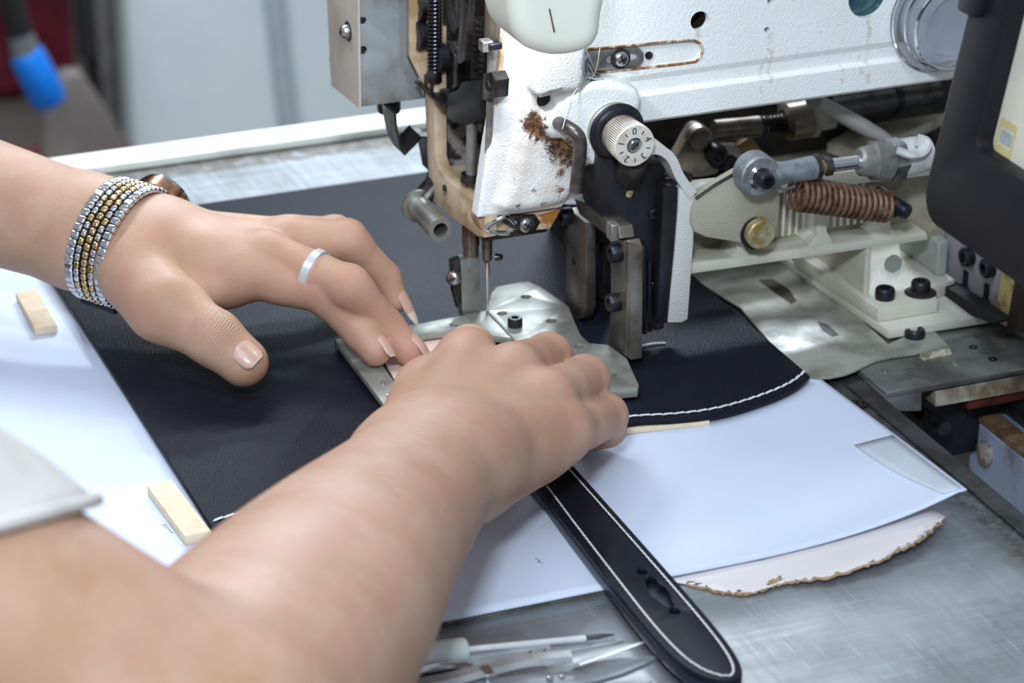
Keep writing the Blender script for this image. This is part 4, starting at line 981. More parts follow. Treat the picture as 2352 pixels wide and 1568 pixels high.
q = aty(1446, 446, YS+0.0075); B().lathe(q, (0, -1, 0), [(-.001, .002), (.0004, .002), (.0008, .0012)], 14).build('brass_plug', mat('brass', (0.75, 0.62, 0.30), 0.25, 1.0), sm)
M['enamel3'] = painted_iron('speckled_bracket_paint', sr(216, 216, 210), (), (), 0.5, 0.2)
B().poly('y', py_([(1560, 432), (1597, 440), (1593, 560), (1580, 733), (1566, 741), (1535, 741), (1550, 580), (1558, 480)], YS-0.001), YS-0.001, YS+0.014, bev=0.0006).build('white_bracket', M['enamel3'], sm)
wb = [aty(a, c, YS+0.004) for a, c in ((1478, 336), (1500, 334), (1520, 344), (1534, 362), (1545, 388), (1562, 415), (1580, 437))]
b = B(); P = smooth_path(wb, 4); vs = []
for i, p in enumerate(P):
    t = P[min(i+1, len(P)-1)]-P[max(i-1, 0)]; t /= np.linalg.norm(t); nn_ = np.cross(t, (0, 1, 0)); w_ = 0.0035
    vs += [p+np.array((0, -.006, 0))+nn_*w_*0.6, p+np.array((0, .008, 0))+nn_*w_*0.6, p+np.array((0, .008, 0))-nn_*w_*0.6, p+np.array((0, -.006, 0))-nn_*w_*0.6]
b.add(vs, [(i*4+j, i*4+(j+1) % 4, (i+1)*4+(j+1) % 4, (i+1)*4+j) for i in range(len(P)-1) for j in range(4)]+[(3, 2, 1, 0), tuple((len(P)-1)*4+j for j in range(4))])
b.build('bracket_neck', M['enamel3'], sm, angle=30)
B().poly('y', py_([(1560, 392), (1592, 400), (1582, 440), (1566, 430)], YS+0.016), YS+0.016, YS+0.02).build('slide_shim', M['black_metal'], sm, smooth=False)

# template clamp: plate, U frame, under-layers
CZ = 0.0150
pl_ = [(1117, 712), (1128, 672), (1140, 658), (1190, 648), (1214, 646), (1242, 658), (1306, 702), (1320, 738), (1335, 770), (1355, 787), (1397, 791), (1440, 822), (1468, 884), (1464, 893), (1330, 906), (1240, 850), (1180, 778)]
hol = [circ(*atz(a, c, CZ)[:2], r, 16) for a, c, r in ((1208, 681, .0022), (1153, 719, .0022), (1267, 736, .0024), (1331, 795, .0022), (1404, 860, .0022))]
cl = B().poly('z', pz_(pl_, CZ), CZ-0.0040, CZ, hol, bev=0.0005).build('clamp_plate', M['plate_steel'], sm)
bolt(sm, atz(1183, 748, CZ), (0, 0, 1), 0.0034, 0.0042, M['black_metal'])
fo = pz_([(768, 778), (918, 751), (1062, 723), (1135, 708), (1180, 776), (1100, 768), (1010, 762), (934, 773), (905, 781), (868, 800), (876, 834), (905, 874), (945, 930), (1000, 1010), (930, 1004), (876, 921)], CZ-0.0008)
B().poly('z', fo, CZ-0.0040, CZ-0.0008, [circ(*atz(1043, 745, CZ-0.0008)[:2], .0018, 14)], bev=0.0005).build('clamp_frame', M['plate_steel'], sm)
for a, c in ((850, 838), (880, 880), (892, 908)):
    B().lathe(atz(a, c, CZ-0.0008), (0, 0, 1), [(-.0004, .0013), (.0006, .0012), (.0009, .0006)], 12).build('locating_pin', M['steel'], sm)
fu = pz_([(768, 784), (918, 757), (1062, 729), (1062, 760), (934, 785), (872, 806), (880, 840), (950, 935), (1000, 1016), (940, 1012), (876, 930)], CZ-0.0045)
B().poly('z', fu, CZ-0.0062, CZ-0.0041, bev=0.0003).build('clamp_rubber', M['black_metal'], sm)
B().poly('z', pz_([(774, 796), (918, 768), (1000, 756), (1000, 790), (930, 800), (880, 815), (960, 940), (1000, 1016), (948, 1012), (872, 930)], 0.0088), 0.0080, 0.0088).build('clamp_cork', M['strip'], sm, smooth=False)
pk = B().poly('z', pz_([(872, 812), (934, 782), (1012, 770), (1120, 775), (1160, 860), (1060, 980), (960, 950), (905, 870)], 0.0100), 0.0081, 0.0102, bev=0.0004).build('leather_patch', mat('pale_pink_leather', sr(238, 208, 192), 0.7, 0, sr(230, 196, 178), 120, bump=0.2))
tag(pk, 'pale pink leather patch held inside the steel clamp frame under the fingertips', 'patch')

# ------------------------------------------------------------------ feed mechanism to the right, under the arm
fm = thing('feed_mechanism', 'white ribbed feed arm with rod end lever and rusty coil spring', 'machine', (0.2, 0.0, 0.0035))
M['feed_paint'] = painted_iron('grimy_cream_enamel', sr(214, 212, 198), (), (), 0.25, 0.75)
M['lever_paint'] = painted_iron('oily_grey_green_enamel', sr(176, 172, 152), (), (), 0.7, 0.6)
YB = -0.044
shp = [(1560, 620), (1700, 705), (1790, 812), (1845, 862), (1862, 866), (1880, 868), (1905, 867), (1940, 860), (1962, 852), (1985, 840), (2010, 828), (2050, 819), (2100, 812), (2180, 795), (2135, 748), (2040, 790), (1930, 690), (1825, 598), (1700, 598)]
vsz = lambda a, c: 0.0041
b = B().poly('z', pz_(shp, 0.0050), 0.0040, 0.0052, bev=0.0003); b.build('shield_plate', mat('stained_shield_sheet', (0.38, 0.38, 0.33), 0.45, 0.15, (0.20, 0.19, 0.155), 38, 0.38, 0.66, rvar=0.25), fm)
for pts in ([(1742, 642), (1775, 640), (1812, 664), (1830, 690), (1818, 697), (1780, 672)], [(1878, 738), (1900, 744), (1926, 768), (1912, 772), (1888, 756)]):
    B().poly('z', pz_(pts, 0.0054), 0.0050, 0.0054).build('shield_slot', M['oily'], fm, smooth=False)
# foot and lower plate
B().poly('z', [(0.1502, 0.03), (0.1556, -0.0721), (0.235, -0.0745), (0.235, 0.03)], 0.0052, 0.0095, bev=0.0005).build('lower_plate', M['feed_paint'], fm)
B().poly('z', [(0.1499, 0.012), (0.1552, -0.0625), (0.1860, -0.0628), (0.190, -0.050), (0.205, -0.045), (0.205, 0.012)], 0.0096, 0.0165, bev=0.0008).build('foot', M['feed_paint'], fm)
for a, c in ((2032, 684), (2114, 668)): bolt(fm, atz(a, c, 0.0166), (0, 0, 1), 0.0046, 0.0052, M['black_metal'])
B().lathe(atz(2114, 672, 0.0166), (0, 0, 1), [(-.0003, .0075), (.0004, .0075), (.0006, .007)], 24).build('bolt_washer', M['oily'], fm)
xg = 0.1570
B().poly('x', [(-0.0449, 0.0166), (0.02, 0.0166), (0.02, 0.0425), (-0.0449, 0.0425)], xg, xg+0.0032, bev=0.0006).build('gusset', M['feed_paint'], fm)
B().span((0.1985, -0.0395, 0.0166), (0.204, -0.002, 0.034)).build('pale_block', mat('pale_green_enamel', sr(164, 172, 166), 0.5), fm, bevel=0.001)
q = aty(2052, 606, -0.0398); B().lathe(q, (0, -1, 0), [(-.001, .0042), (.0006, .0042), (.0008, .0030), (.0004, .0028)], 24).build('round_plug', mat('pale_plug', sr(150, 160, 150), 0.5), fm)
B().span((0.152, 0.0125, 0.0096), (0.166, 0.028, 0.030)).build('dark_block', M['oily'], fm, bevel=0.001)
# ribbed beam: back web with pockets between flange and ribs
zt = [(1590, 470), (1700, 396), (1790, 430), (2120, 400), (2125, 552), (1590, 624)]
B().poly('y', py_([(1575, 430), (2170, 380), (2170, 545), (1575, 626)], YB+0.012), YB+0.012, YB+0.016).build('beam_web', mat('shaded_grimy_web', sr(158, 150, 130), 0.55, 0, sr(104, 94, 78), 40, 0.38, 0.62), fm, smooth=False)  # recess shading put into a darker web colour, with grime
B().poly('y', py_([(1575, 602), (2122, 530), (2126, 536), (2126, 548), (1575, 627)], YB), YB-0.002, YB+0.013, bev=0.0008).build('beam_flange', M['feed_paint'], fm)
for pts in ([(1690, 520), (1704, 520), (1710, 570), (1724, 586), (1724, 600), (1676, 608), (1676, 592), (1690, 572)], [(1876, 470), (1892, 468), (1898, 530), (1910, 550), (1910, 566), (1856, 574), (1856, 558), (1874, 540)], [(2022, 440), (2040, 438), (2044, 520), (2056, 535), (2056, 548), (2004, 556), (2004, 540), (2020, 525)]):
    B().poly('y', py_(pts, YB), YB-0.001, YB+0.013, bev=0.0006).build('rib', M['feed_paint'], fm)
B().poly('y', py_([(1575, 430), (2170, 372), (2170, 400), (1575, 470)], YB+0.004), YB+0.004, YB+0.013, bev=0.001).build('beam_top', M['feed_paint'], fm)
for x0_, x1_, c0_, c1_ in ((1772, 1850, 430, 545), (1905, 1985, 410, 522)):
    for i in range(6):
        a = x0_+(x1_-x0_)*i/5
        B().tube([aty(a, c0_-(a-1770)*0.13, YB+0.0115), aty(a-6, c1_-(a-x0_)*0.13, YB+0.0115)], 0.0009, 6).build('cast_ridge', M['feed_paint'], fm)
B().poly('y', py_([(1735, 505), (1760, 470), (1850, 470), (1850, 560), (1740, 566)], YB+0.011), YB+0.0108, YB+0.0114).build('pocket_grime', M['oily'], fm, smooth=False) if False else None
# lever plate with its pin and rod end
YL = -0.053
lv = [(1596, 462), (1640, 430), (1716, 388), (1760, 392), (1790, 440), (1788, 510), (1772, 552), (1740, 566), (1690, 556), (1596, 534)]
B().poly('y', py_(smooth_px(lv, 3), YL), YL, YL+0.007, bev=0.0010).build('lever', M['lever_paint'], fm)
ed = B(); ed.tube([aty(1598, 456, YL-0.0003), aty(1640, 426, YL-0.0003), aty(1712, 384, YL-0.0003)], 0.0007, 6); ed.build('lever_edge', M['dark_steel'], fm)
q = aty(1739, 531, YL); B().lathe(q+np.array((-.0008, .004, -.0006)), (0, -1, 0), [(0, .0076), (.0052, .0076)], 32).build('pin_seat', M['black_metal'], fm)
B().lathe(q, (0, -1, 0), [(-.002, .0070), (.0045, .0070), (.0052, .0062)], 32).build('pivot_pin', mat('oil_stained_pin', sr(176, 170, 140), 0.4, 0.3, sr(150, 122, 66), 110, 0.42, 0.6), fm)
YR = -0.066
q = aty(1748, 406, YR)
def ringp(c, r0, r1, y0, y1, name, m, par):
    B().lathe((c[0], y0, c[2]), (0, 1, 0), [(0, r1), (0.0006, r0), (y1-y0-0.0006, r0), (y1-y0, r1), (y1-y0, r1*0.8)], 36).build(name, m, par)
B().lathe((q[0], YR, q[2]), (0, 1, 0), [(0, .0062), (0, .0086), (.0008, .0094), (.0092, .0094), (.010, .0086)], 36).build('rod_end_eye', mat('cast_steel', (0.34, 0.36, 0.38), 0.5, 0.6, (0.22, 0.23, 0.24), 200, bump=0.4), fm)
B().lathe((q[0], YR-0.0012, q[2]), (0, 1, 0), [(0, .0046), (.001, .0060), (.004, .0062)], 30).build('rod_end_ball', M['steel'], fm)
bolt(fm, np.array((q[0], YR-0.001, q[2])), (0, -1, 0), 0.0038, 0.0062, M['black_metal'])
ee = bpy.data.materials['cast_steel']
a0, a1 = aty(1770, 402, YR+0.004), aty(1872, 384, YR+0.004)
B().tube([a0, a0+(a1-a0)*0.3, a1], [0.0064, 0.0050, 0.0056], 20).build('rod_end_neck', ee, fm)
B().lathe(a1, a1-a0, [(-0.0008, .0060), (.0012, .0060), (.0016, .0052)], 24).build('rod_collar', M['dark_steel'], fm)
a2, a3, a4, a5, a6 = [aty(px, py, YR+0.004) for px, py in ((1893, 383), (1908, 380), (1972, 371), (2040, 368), (2070, 362))]
B().tube([a1, a2], 0.0034, 14).build('brass_nut', mat('dull_brass', sr(160, 136, 96), 0.4, 0.7), fm)
B().lathe(a2, a3-a2, [(0, .0044), (np.linalg.norm(a3-a2), .0044)], 6).build('lock_nut', M['dark_steel'], fm)
B().tube([a3, a4], 0.0032, 18).build('cylinder_rod', M['chrome'], fm)
B().lathe(a4, a5-a4, [(0, .0052), (.001, .0066), (.006, .0072), (.0068, .0088), (np.linalg.norm(a5-a4), .0088)], 28).build('air_cylinder', M['dull_steel'], fm)
B().lathe(a5, a6-a5, [(0, .0088), (.0003, .0096), (np.linalg.norm(a6-a5), .0096)], 6).build('hex_nut', M['steel'], fm)
a7 = aty(2130, 352, YR+0.004)
B().tube([a6, a6+(a7-a6)*0.4, a7], [0.0086, 0.0086, 0.0080], 20).build('cylinder_end', mat('white_tape', sr(204, 204, 202), 0.5, 0, sr(176, 174, 170), 90), fm)
tw = smooth_path([aty(2062, 345, YR-0.006), aty(2090, 355, YR-0.008), aty(2115, 350, YR-0.007), aty(2126, 330, YR-0.004), aty(2105, 322, YR-0.002)], 5)
B().tube(tw, 0.0030, 8, flat=0.6).build('tape_wrap', bpy.data.materials['white_tape'], fm)
# rusty return spring and hooks
YQ = -0.060
s0, s1 = aty(1826, 443, YQ), aty(2042, 476, YQ)
B().tube(helix(s0, s1, 0.0072, 16.5, 18, (0, 1, 0), 0.0064), 0.00115, 8).build('return_spring', M['rust_spring'], fm)
B().tube([aty(1772, 424, YQ), aty(1800, 436, YQ), s0+np.array((0, 0, 0.003))], 0.0007, 6).build('spring_wire_end', M['dull_steel'], fm)
B().tube([s1, aty(2052, 468, YQ), aty(2062, 465, YQ)], 0.0016, 8).build('spring_wire_end', M['rust_spring'], fm)
B().lathe(aty(2058, 472, YQ+0.002), (0.6, -1, -0.4), [(-.012, .0034), (.002, .0038), (.006, .0038), (.007, .003)], 18).build('spring_anchor', M['black_metal'], fm)
B().tube([aty(2036, 494, YQ), aty(2056, 496, YQ-.001), aty(2066, 486, YQ-.002)], 0.0008, 6).build('anchor_hook', M['black_metal'], fm)
# darker linkage behind: bell crank, second cylinder, cross members
YK = 0.045
bc = [(1528, 400), (1560, 350), (1588, 300), (1606, 288), (1626, 296), (1640, 330), (1652, 380), (1640, 402), (1580, 408)]
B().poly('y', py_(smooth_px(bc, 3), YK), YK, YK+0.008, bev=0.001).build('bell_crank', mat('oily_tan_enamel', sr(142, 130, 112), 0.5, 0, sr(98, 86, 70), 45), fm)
B().lathe(aty(1604, 314, YK), (0, -1, 0), [(-.002, .0062), (.003, .0060), (.0036, .0045), (.0036, .003)], 24).build('crank_pin', M['brown_steel'], fm)
for a, c in ((1640, 350), (1672, 378)): bolt(fm, aty(a, c, YK-0.001), (0, -1, 0), 0.0052, 0.006, M['black_metal'])
r0, r1, r2, r3, r4 = [aty(a, c, YK+0.004) for a, c in ((1640, 300), (1742, 290), (1800, 282), (1855, 272), (1912, 262))]
B().tube([r0, r1], 0.0052, 14).build('second_rod', M['brown_steel'], fm)
B().tube([r1, r2], 0.0038, 12).build('threaded_rod', M['dark_steel'], fm)
B().tube(helix(r1, r2, 0.0042, 7, 12), 0.0007, 5).build('thread_ridges', M['dark_steel'], fm)
B().lathe(r2, r3-r2, [(0, .0066), (.002, .0090), (np.linalg.norm(r3-r2), .0090)], 26).build('air_cylinder', M['brown_steel'], fm)
B().lathe(r3, r4-r3, [(0, .0096), (.004, .0096), (.0042, .0070), (np.linalg.norm(r4-r3), .0070)], 6).build('hex_nut', M['dull_steel'], fm)
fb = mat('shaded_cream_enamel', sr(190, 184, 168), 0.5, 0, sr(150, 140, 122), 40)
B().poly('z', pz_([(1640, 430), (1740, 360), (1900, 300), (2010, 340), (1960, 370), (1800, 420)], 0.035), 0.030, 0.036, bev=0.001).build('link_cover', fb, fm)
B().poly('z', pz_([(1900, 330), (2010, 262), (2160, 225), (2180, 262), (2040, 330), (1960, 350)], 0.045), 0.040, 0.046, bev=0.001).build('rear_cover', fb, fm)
hs = [aty(1868, 230, 0.02), aty(1930, 262, 0.02), aty(2000, 300, 0.016), aty(2062, 332, 0.010)]
B().tube(smooth_path(hs, 5), [0.0070]*10+[0.0065, 0.006, 0.0055, 0.004, 0.0025, 0.0015], 14, flat=0.55).build('grey_air_hose', mat('grey_hose', sr(178, 176, 174), 0.45), fm)
B().tube([aty(1905, 250, 0.075), aty(2050, 226, 0.075), aty(2150, 212, 0.075)], 0.0075, 14).build('rear_shaft', M['dark_steel'], fm)
B().tube([aty(2050, 226, 0.0749), aty(2062, 224, 0.0749)], 0.0082, 14).build('shaft_sleeve', M['black_metal'], fm)
B().span((0.06, 0.085, 0.0005), (0.34, 0.10, 0.090)).build('rear_shade_block', M['oily'], fm, smooth=False)  # dark block raised to stand for the shade under the arm
B().poly('y', py_([(1690, 330), (1720, 310), (1790, 400), (1740, 400)], 0.06), 0.058, 0.062).build('brass_link', mat('brown_link', sr(150, 116, 72), 0.5), fm, smooth=False)
B().poly('y', py_([(1790, 225), (1880, 220), (1876, 262), (1790, 262)], 0.078), 0.076, 0.08).build('white_tab', M['feed_paint'], fm, smooth=False)
B().poly('y', py_([(1640, 330), (1700, 330), (1740, 400), (1660, 390)], 0.07), 0.068, 0.072).build('white_tab', M['feed_paint'], fm, smooth=False)
# bolted grey casting at the right
XC = 0.2112
cast = [(2080, 470), (2290, 600), (2318, 640), (2300, 742), (2150, 650), (2130, 628), (2082, 590)]
B().poly('x', px_(cast, XC), XC, XC+0.012, bev=0.001).build('bolted_casting', mat('lilac_grey_enamel', sr(172, 168, 172), 0.5, 0, sr(120, 112, 110), 60, 0.46, 0.7), fm)
for a, c in ((2230, 588), (2277, 614), (2217, 672), (2265, 703)):
    bolt(fm, atx(a, c, XC), (-1, 0, 0), 0.0046, 0.0045, M['black_metal'])
    p = atx(a, c, XC-0.0002); B().tube([p, p+np.array((0, 0, 0.011))], 0.0017, 8).build('keyhole_slot', M['black'], fm)
B().poly('x', px_([(2302, 620), (2332, 640), (2312, 750), (2286, 735)], XC-0.001), XC-0.0012, XC).build('yellowed_edge', mat('yellowed_paint', sr(206, 184, 128), 0.5, 0, sr(140, 96, 56), 90), fm, smooth=False)
B().poly('x', px_([(2332, 640), (2420, 690), (2400, 790), (2312, 748)], XC-0.001), XC-0.001, XC+0.01).build('rusty_block', mat('dark_rust', sr(58, 42, 34), 0.7, 0, sr(36, 28, 24), 60), fm, smooth=False)
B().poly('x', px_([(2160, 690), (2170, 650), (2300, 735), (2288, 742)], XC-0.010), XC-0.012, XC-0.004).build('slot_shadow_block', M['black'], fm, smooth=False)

# clear round cover on the arm beside the panel
q = aty(2190, 62, -0.040)
cvr = B()
cov = mat('clear_acrylic', (0.95, 0.96, 1.0), 0.03); bs_ = cov.node_tree.nodes['Principled BSDF']; bs_.inputs['Transmission Weight'].default_value = 0.85; bs_.inputs['IOR'].default_value = 1.35
B().lathe((q[0], Y0, q[2]), (0, -1, 0), [(0, .0235), (.001, .0245), (.006, .0240), (.0068, .0230), (.0074, .0200), (.012, .0205), (.0165, .0200), (.0172, .0185), (.0172, .015), (.014, .014)], 48).build('clear_round_cover', cov, sm)
for yy, r in ((0.0035, .0243), (0.0078, .0208), (0.0165, .0198)):
    B().tube([np.array((q[0]+r*math.cos(t), Y0-yy, q[2]+r*math.sin(t))) for t in [2*math.pi*i/48 for i in range(49)]], 0.0008, 6).build('cover_rim', M['chrome'], sm)
B().lathe((q[0], Y0+0.0004, q[2]), (0, -1, 0), [(0, .0190), (.006, .0186), (.0066, .018)], 40).build('cover_core', mat('pale_blue_grey', sr(190, 198, 212), 0.3), sm)

# ------------------------------------------------------------------ control panel
def panel_pt(px, py): return atx(px, py, PX) 
cpn = thing('control_panel', 'dark grey control panel with pale screen tilted beside the machine', 'control panel', (0.17, -0.24, 0.20))
# plane spanned by the table's y axis and an upward, backward-leaning direction
bl = atd(2128, 492, 1.155)
tlx = aty(2262, -60, bl[1])
ud = tlx-bl; ud = np.array((ud[0], 0, ud[2])); ud /= np.linalg.norm(ud)
yd_ = np.array((0, 1.0, 0)); nrm = np.cross(yd_, ud); 
if nrm@(CAM-bl) < 0: nrm = -nrm
def on_panel(px, py, lift=0.0):
    d = ray(px, py); o_ = bl+nrm*lift; t = ((o_-CAM)@nrm)/(d@nrm); p = CAM+d*t; r = p-bl
    return (r@yd_, r@ud)
def panel_poly(pts, z0, z1, name, m, holes=(), bev=0.001, **k):
    b = B().poly('z', pts, z0, z1, holes, bev=bev)
    Mx = np.eye(4); Mx[:3, 0] = yd_; Mx[:3, 1] = ud; Mx[:3, 2] = nrm; Mx[:3, 3] = bl
    b.move(Mx); return b.build(name, m, cpn, **k)
def rounded(x0, y0, x1, y1, r, n=6):
    o = []
    for cx, cy, a0 in ((x1-r, y1-r, 0), (x0+r, y1-r, 90), (x0+r, y0+r, 180), (x1-r, y0+r, 270)):
        o += [(cx+r*math.cos(R(a0+90*i/n)), cy+r*math.sin(R(a0+90*i/n))) for i in range(n+1)]
    return o
i0 = on_panel(2236, 338); i1 = on_panel(2352, 398); e0 = on_panel(2120, 440)
WY = 0.17; HU = 0.19
yTop = e0[0]+0.001; yBot = yTop-WY
outer = rounded(yBot, -0.003, yTop, HU, 0.014)
inner_ = rounded(yBot+0.02, i0[1], i0[0], HU-0.022, 0.004, 3)
pm_ = mat('dark_grey_plastic', sr(24, 24, 29), 0.45, 0, sr(21, 21, 26), 50, bump=0.08, bscale=1500, spec=0.25)
panel_poly(outer, -0.020, 0.0, 'bezel', pm_, [inner_], bev=0.0035)
panel_poly(rounded(yBot+0.004, 0.001, yTop-0.004, HU-0.004, 0.012), -0.034, -0.0195, 'back_shell', pm_, bev=0.002)
panel_poly(rounded(yBot+0.018, i0[1]-0.002, i0[0]+0.002, HU-0.02, 0.003, 3), -0.012, -0.008, 'screen', mat('pale_membrane', sr(212, 208, 190), 0.35, 0, sr(204, 200, 182), 30), bev=0.0)
k1 = on_panel(2310, 320, -0.008)
km = mat('yellow_print', sr(208, 192, 138), 0.5); kb = mat('blue_grey_print', sr(170, 178, 178), 0.5)
panel_poly(rounded(k1[0]-0.006, k1[1]-0.006, k1[0]+0.006, k1[1]+0.007, 0.001, 3), -0.0081, -0.0078, 'key_print', km, [rounded(k1[0]-0.0045, k1[1]-0.003, k1[0]+0.0045, k1[1]+0.004, 0.001, 3)], bev=0.0)
panel_poly(rounded(k1[0]-0.004, k1[1]-0.002, k1[0]+0.004, k1[1]+0.003, 0.001, 3), -0.0081, -0.0078, 'key_print', kb, bev=0.0)
kt = on_panel(2240, 10)
panel_poly(rounded(kt[0]-0.007, kt[1]-0.004, kt[0]+0.006, kt[1]+0.012, 0.003, 4), -0.001, 0.0045, 'clip', M['black_metal'], bev=0.0012)
st0 = bl+yd_*(yTop-WY/2)+ud*HU*0.5-nrm*0.03
B().tube([st0, st0+np.array((0.06, 0.02, 0.0)), np.array((0.30, st0[1]+0.03, 0.05)), np.array((0.30, -0.09, 0.0005))], 0.011, 14).build('support_arm', pm_, cpn)
B().cyl((0.30, -0.09, 0.0005), (0.30, -0.09, 0.01), 0.02, 20).build('support_base', pm_, cpn)
arm_m = mat('snip_arm', (0.60, 0.61, 0.63), 0.25, 0.6, (0.45, 0.45, 0.46), 60)
shaft_m = mat('bright_shaft', (0.86, 0.87, 0.88), 0.25, 0.3)
# ------------------------------------------------------------------ hand tools at the front edge
ha, hb = atz(905, 1516, 0.0052), atz(1074, 1491, 0.0052)
aw = thing('awl', 'slim steel awl with white plastic handle half hidden by the forearm', 'awl', tuple((ha+hb)/2*np.array((1, 1, 0))))
L = np.linalg.norm(hb-ha)
B().lathe(ha-(hb-ha)*0.8, hb-ha, [(0, .0040), (.003, .0050), (L*1.8-.0016, .0048), (L*1.8-.0005, .0043), (L*1.8, .0035)], 28).build('handle', mat('white_handle', sr(226, 232, 230), 0.28, 0, sr(218, 226, 224), 40, coat=0.3), aw)
s0, s1, s2 = atz(1072, 1491, 0.0048), atz(1345, 1465, 0.0030), atz(1412, 1457, 0.0012)
B().tube([s0, s1], 0.00125, 12).build('shaft', shaft_m, aw)
B().tube([s1, (s1+s2)/2, s2], [0.00125, 0.0010, 0.0002], 10).build('point', M['steel'], aw)
blade_m = mat('snip_blade', (0.40, 0.42, 0.44), 0.34, 0.4, (0.33, 0.345, 0.36), 30, rvar=0.1)
edge_m = mat('ground_edge', (0.92, 0.93, 0.94), 0.22, 0.8)
def snips(label, arm1, arm2, bl1, bl2, rivets, z, clip=None, edge=None):
    t = thing('thread_snips', label, 'snips', tuple(atz(*arm1[0], 0.0)), 'thread snips lying on the steel table')
    z1, z2 = z, z+0.0048
    B().poly('z', pz_(bl1, z1+.0008), z1, z1+.0009, bev=0.0001).build('blade', blade_m, t)
    o2 = B().poly('z', pz_(bl2, z2+.0008), z2, z2+.0009, bev=0.0001).build('blade', blade_m, t)
    if edge: B().poly('z', pz_(edge, z2+.00105), z2+.0009, z2+.00105).build('cutting_edge', edge_m, o2, smooth=False)
    for pts, zz in ((arm1, z1+.0005), (arm2, z2+.0005)):
        P = smooth_path([atz(a, c, zz) for a, c in pts], 5); b = B(); vs = []
        for i, p in enumerate(P):
            d = P[min(i+1, len(P)-1)]-P[max(i-1, 0)]; d[2] = 0; d /= np.linalg.norm(d); n_ = np.array((-d[1], d[0], 0)); w_ = .0034; h_ = .0022
            vs += [p+n_*w_, p+n_*w_*0.7+np.array((0, 0, h_)), p-n_*w_*0.7+np.array((0, 0, h_)), p-n_*w_]
        b.add(vs, [(i*4+j, i*4+(j+1) % 4, (i+1)*4+(j+1) % 4, (i+1)*4+j) for i in range(len(P)-1) for j in range(4)]+[(3, 2, 1, 0), tuple((len(P)-1)*4+j for j in range(4))])
        b.build('spring_arm', arm_m, t, angle=50)
    for a, c, hi in rivets:
        zz = (z2 if hi else z1)+.0026
        B().lathe(atz(a, c, zz), (0, 0, 1), [(-.0008, .0017), (.0004, .0016), (.0009, .0008)], 14).build('rivet', M['chrome'], t)
    if clip:
        B().box(atz(clip[0], clip[1], z2+.0015), (.004, .008, .004)).build('clip_band', M['chrome'], t, bevel=0.0005)
        P = smooth_path([atz(a, c, z2-.001) for a, c in ((1085, 1532), (1040, 1527), (985, 1533), (940, 1552))], 5)
        B().tube(P, .0014, 10).build('ring_spring', M['chrome'], t)
    return t
snips('steel thread snips with a light ground edge lying next to the awl shaft',
      [(840, 1556), (1000, 1530), (1140, 1508), (1200, 1499), (1262, 1490)], [(860, 1600), (1020, 1566), (1130, 1538), (1210, 1520), (1312, 1512)],
      [(1240, 1484), (1268, 1483), (1340, 1476), (1434, 1470), (1400, 1480), (1270, 1502), (1240, 1500)],
      [(1290, 1506), (1322, 1496), (1400, 1482), (1481, 1473), (1420, 1494), (1330, 1526), (1300, 1526)],
      ((1222, 1498, 0), (1256, 1494, 0)), 0.0003, (1120, 1548), [(1330, 1523), (1420, 1492), (1481, 1472), (1478, 1476), (1420, 1498), (1332, 1528)])
snips('second steel thread snips cut off by the bottom edge with broad pointed blade',
      [(960, 1600), (1120, 1580), (1220, 1568), (1316, 1560)], [(960, 1660), (1130, 1630), (1240, 1606), (1330, 1586)],
      [(1290, 1564), (1316, 1535), (1345, 1522), (1420, 1512), (1514, 1505), (1480, 1524), (1430, 1545), (1370, 1562), (1310, 1572)],
      [(1320, 1584), (1400, 1568), (1500, 1562), (1440, 1590), (1340, 1600)],
      ((1262, 1558, 0), (1290, 1554, 0)), 0.0003)
# ------------------------------------------------------------------ the operator's arms and hands: one skin grown from a distance field
def jz(px, py, z): return atz(px, py, z/1000.0)*1000.0
ZUP = np.array((0, 0, 1.0))
# ---- left hand (watch hand), joints in millimetres
LW = jz(272, 556, 55); LE = np.array((-372.0, 262.0, 92.0)); LS = np.array((-640.0, 120.0, 300.0))
LF = {
 'index':  [jz(556, 618, 52), jz(742, 666, 45), jz(828, 762, 28), jz(862, 806, 21.5)],
 'middle': [jz(612, 580, 57), jz(800, 660, 48), jz(886, 750, 27), jz(938, 804, 17.6)],
 'ring':   [jz(652, 548, 56), jz(796, 552, 54), jz(884, 638, 33), jz(910, 690, 23)],
 'little': [jz(668, 538, 46), jz(770, 538, 42), jz(840, 600, 26), jz(868, 640, 18)],
}
LR = {'index': (10.6, 9.6, 8.0, 6.9), 'middle': (10.6, 9.7, 8.2, 7.0), 'ring': (10.4, 9.2, 7.3, 5.6), 'little': (9.6, 8.3, 7.0, 6.0)}
LT = [jz(318, 640, 50), jz(372, 704, 45), jz(492, 776, 35), jz(560, 832, 26)]
LTR = (14.5, 13.4, 12.0, 10.8)
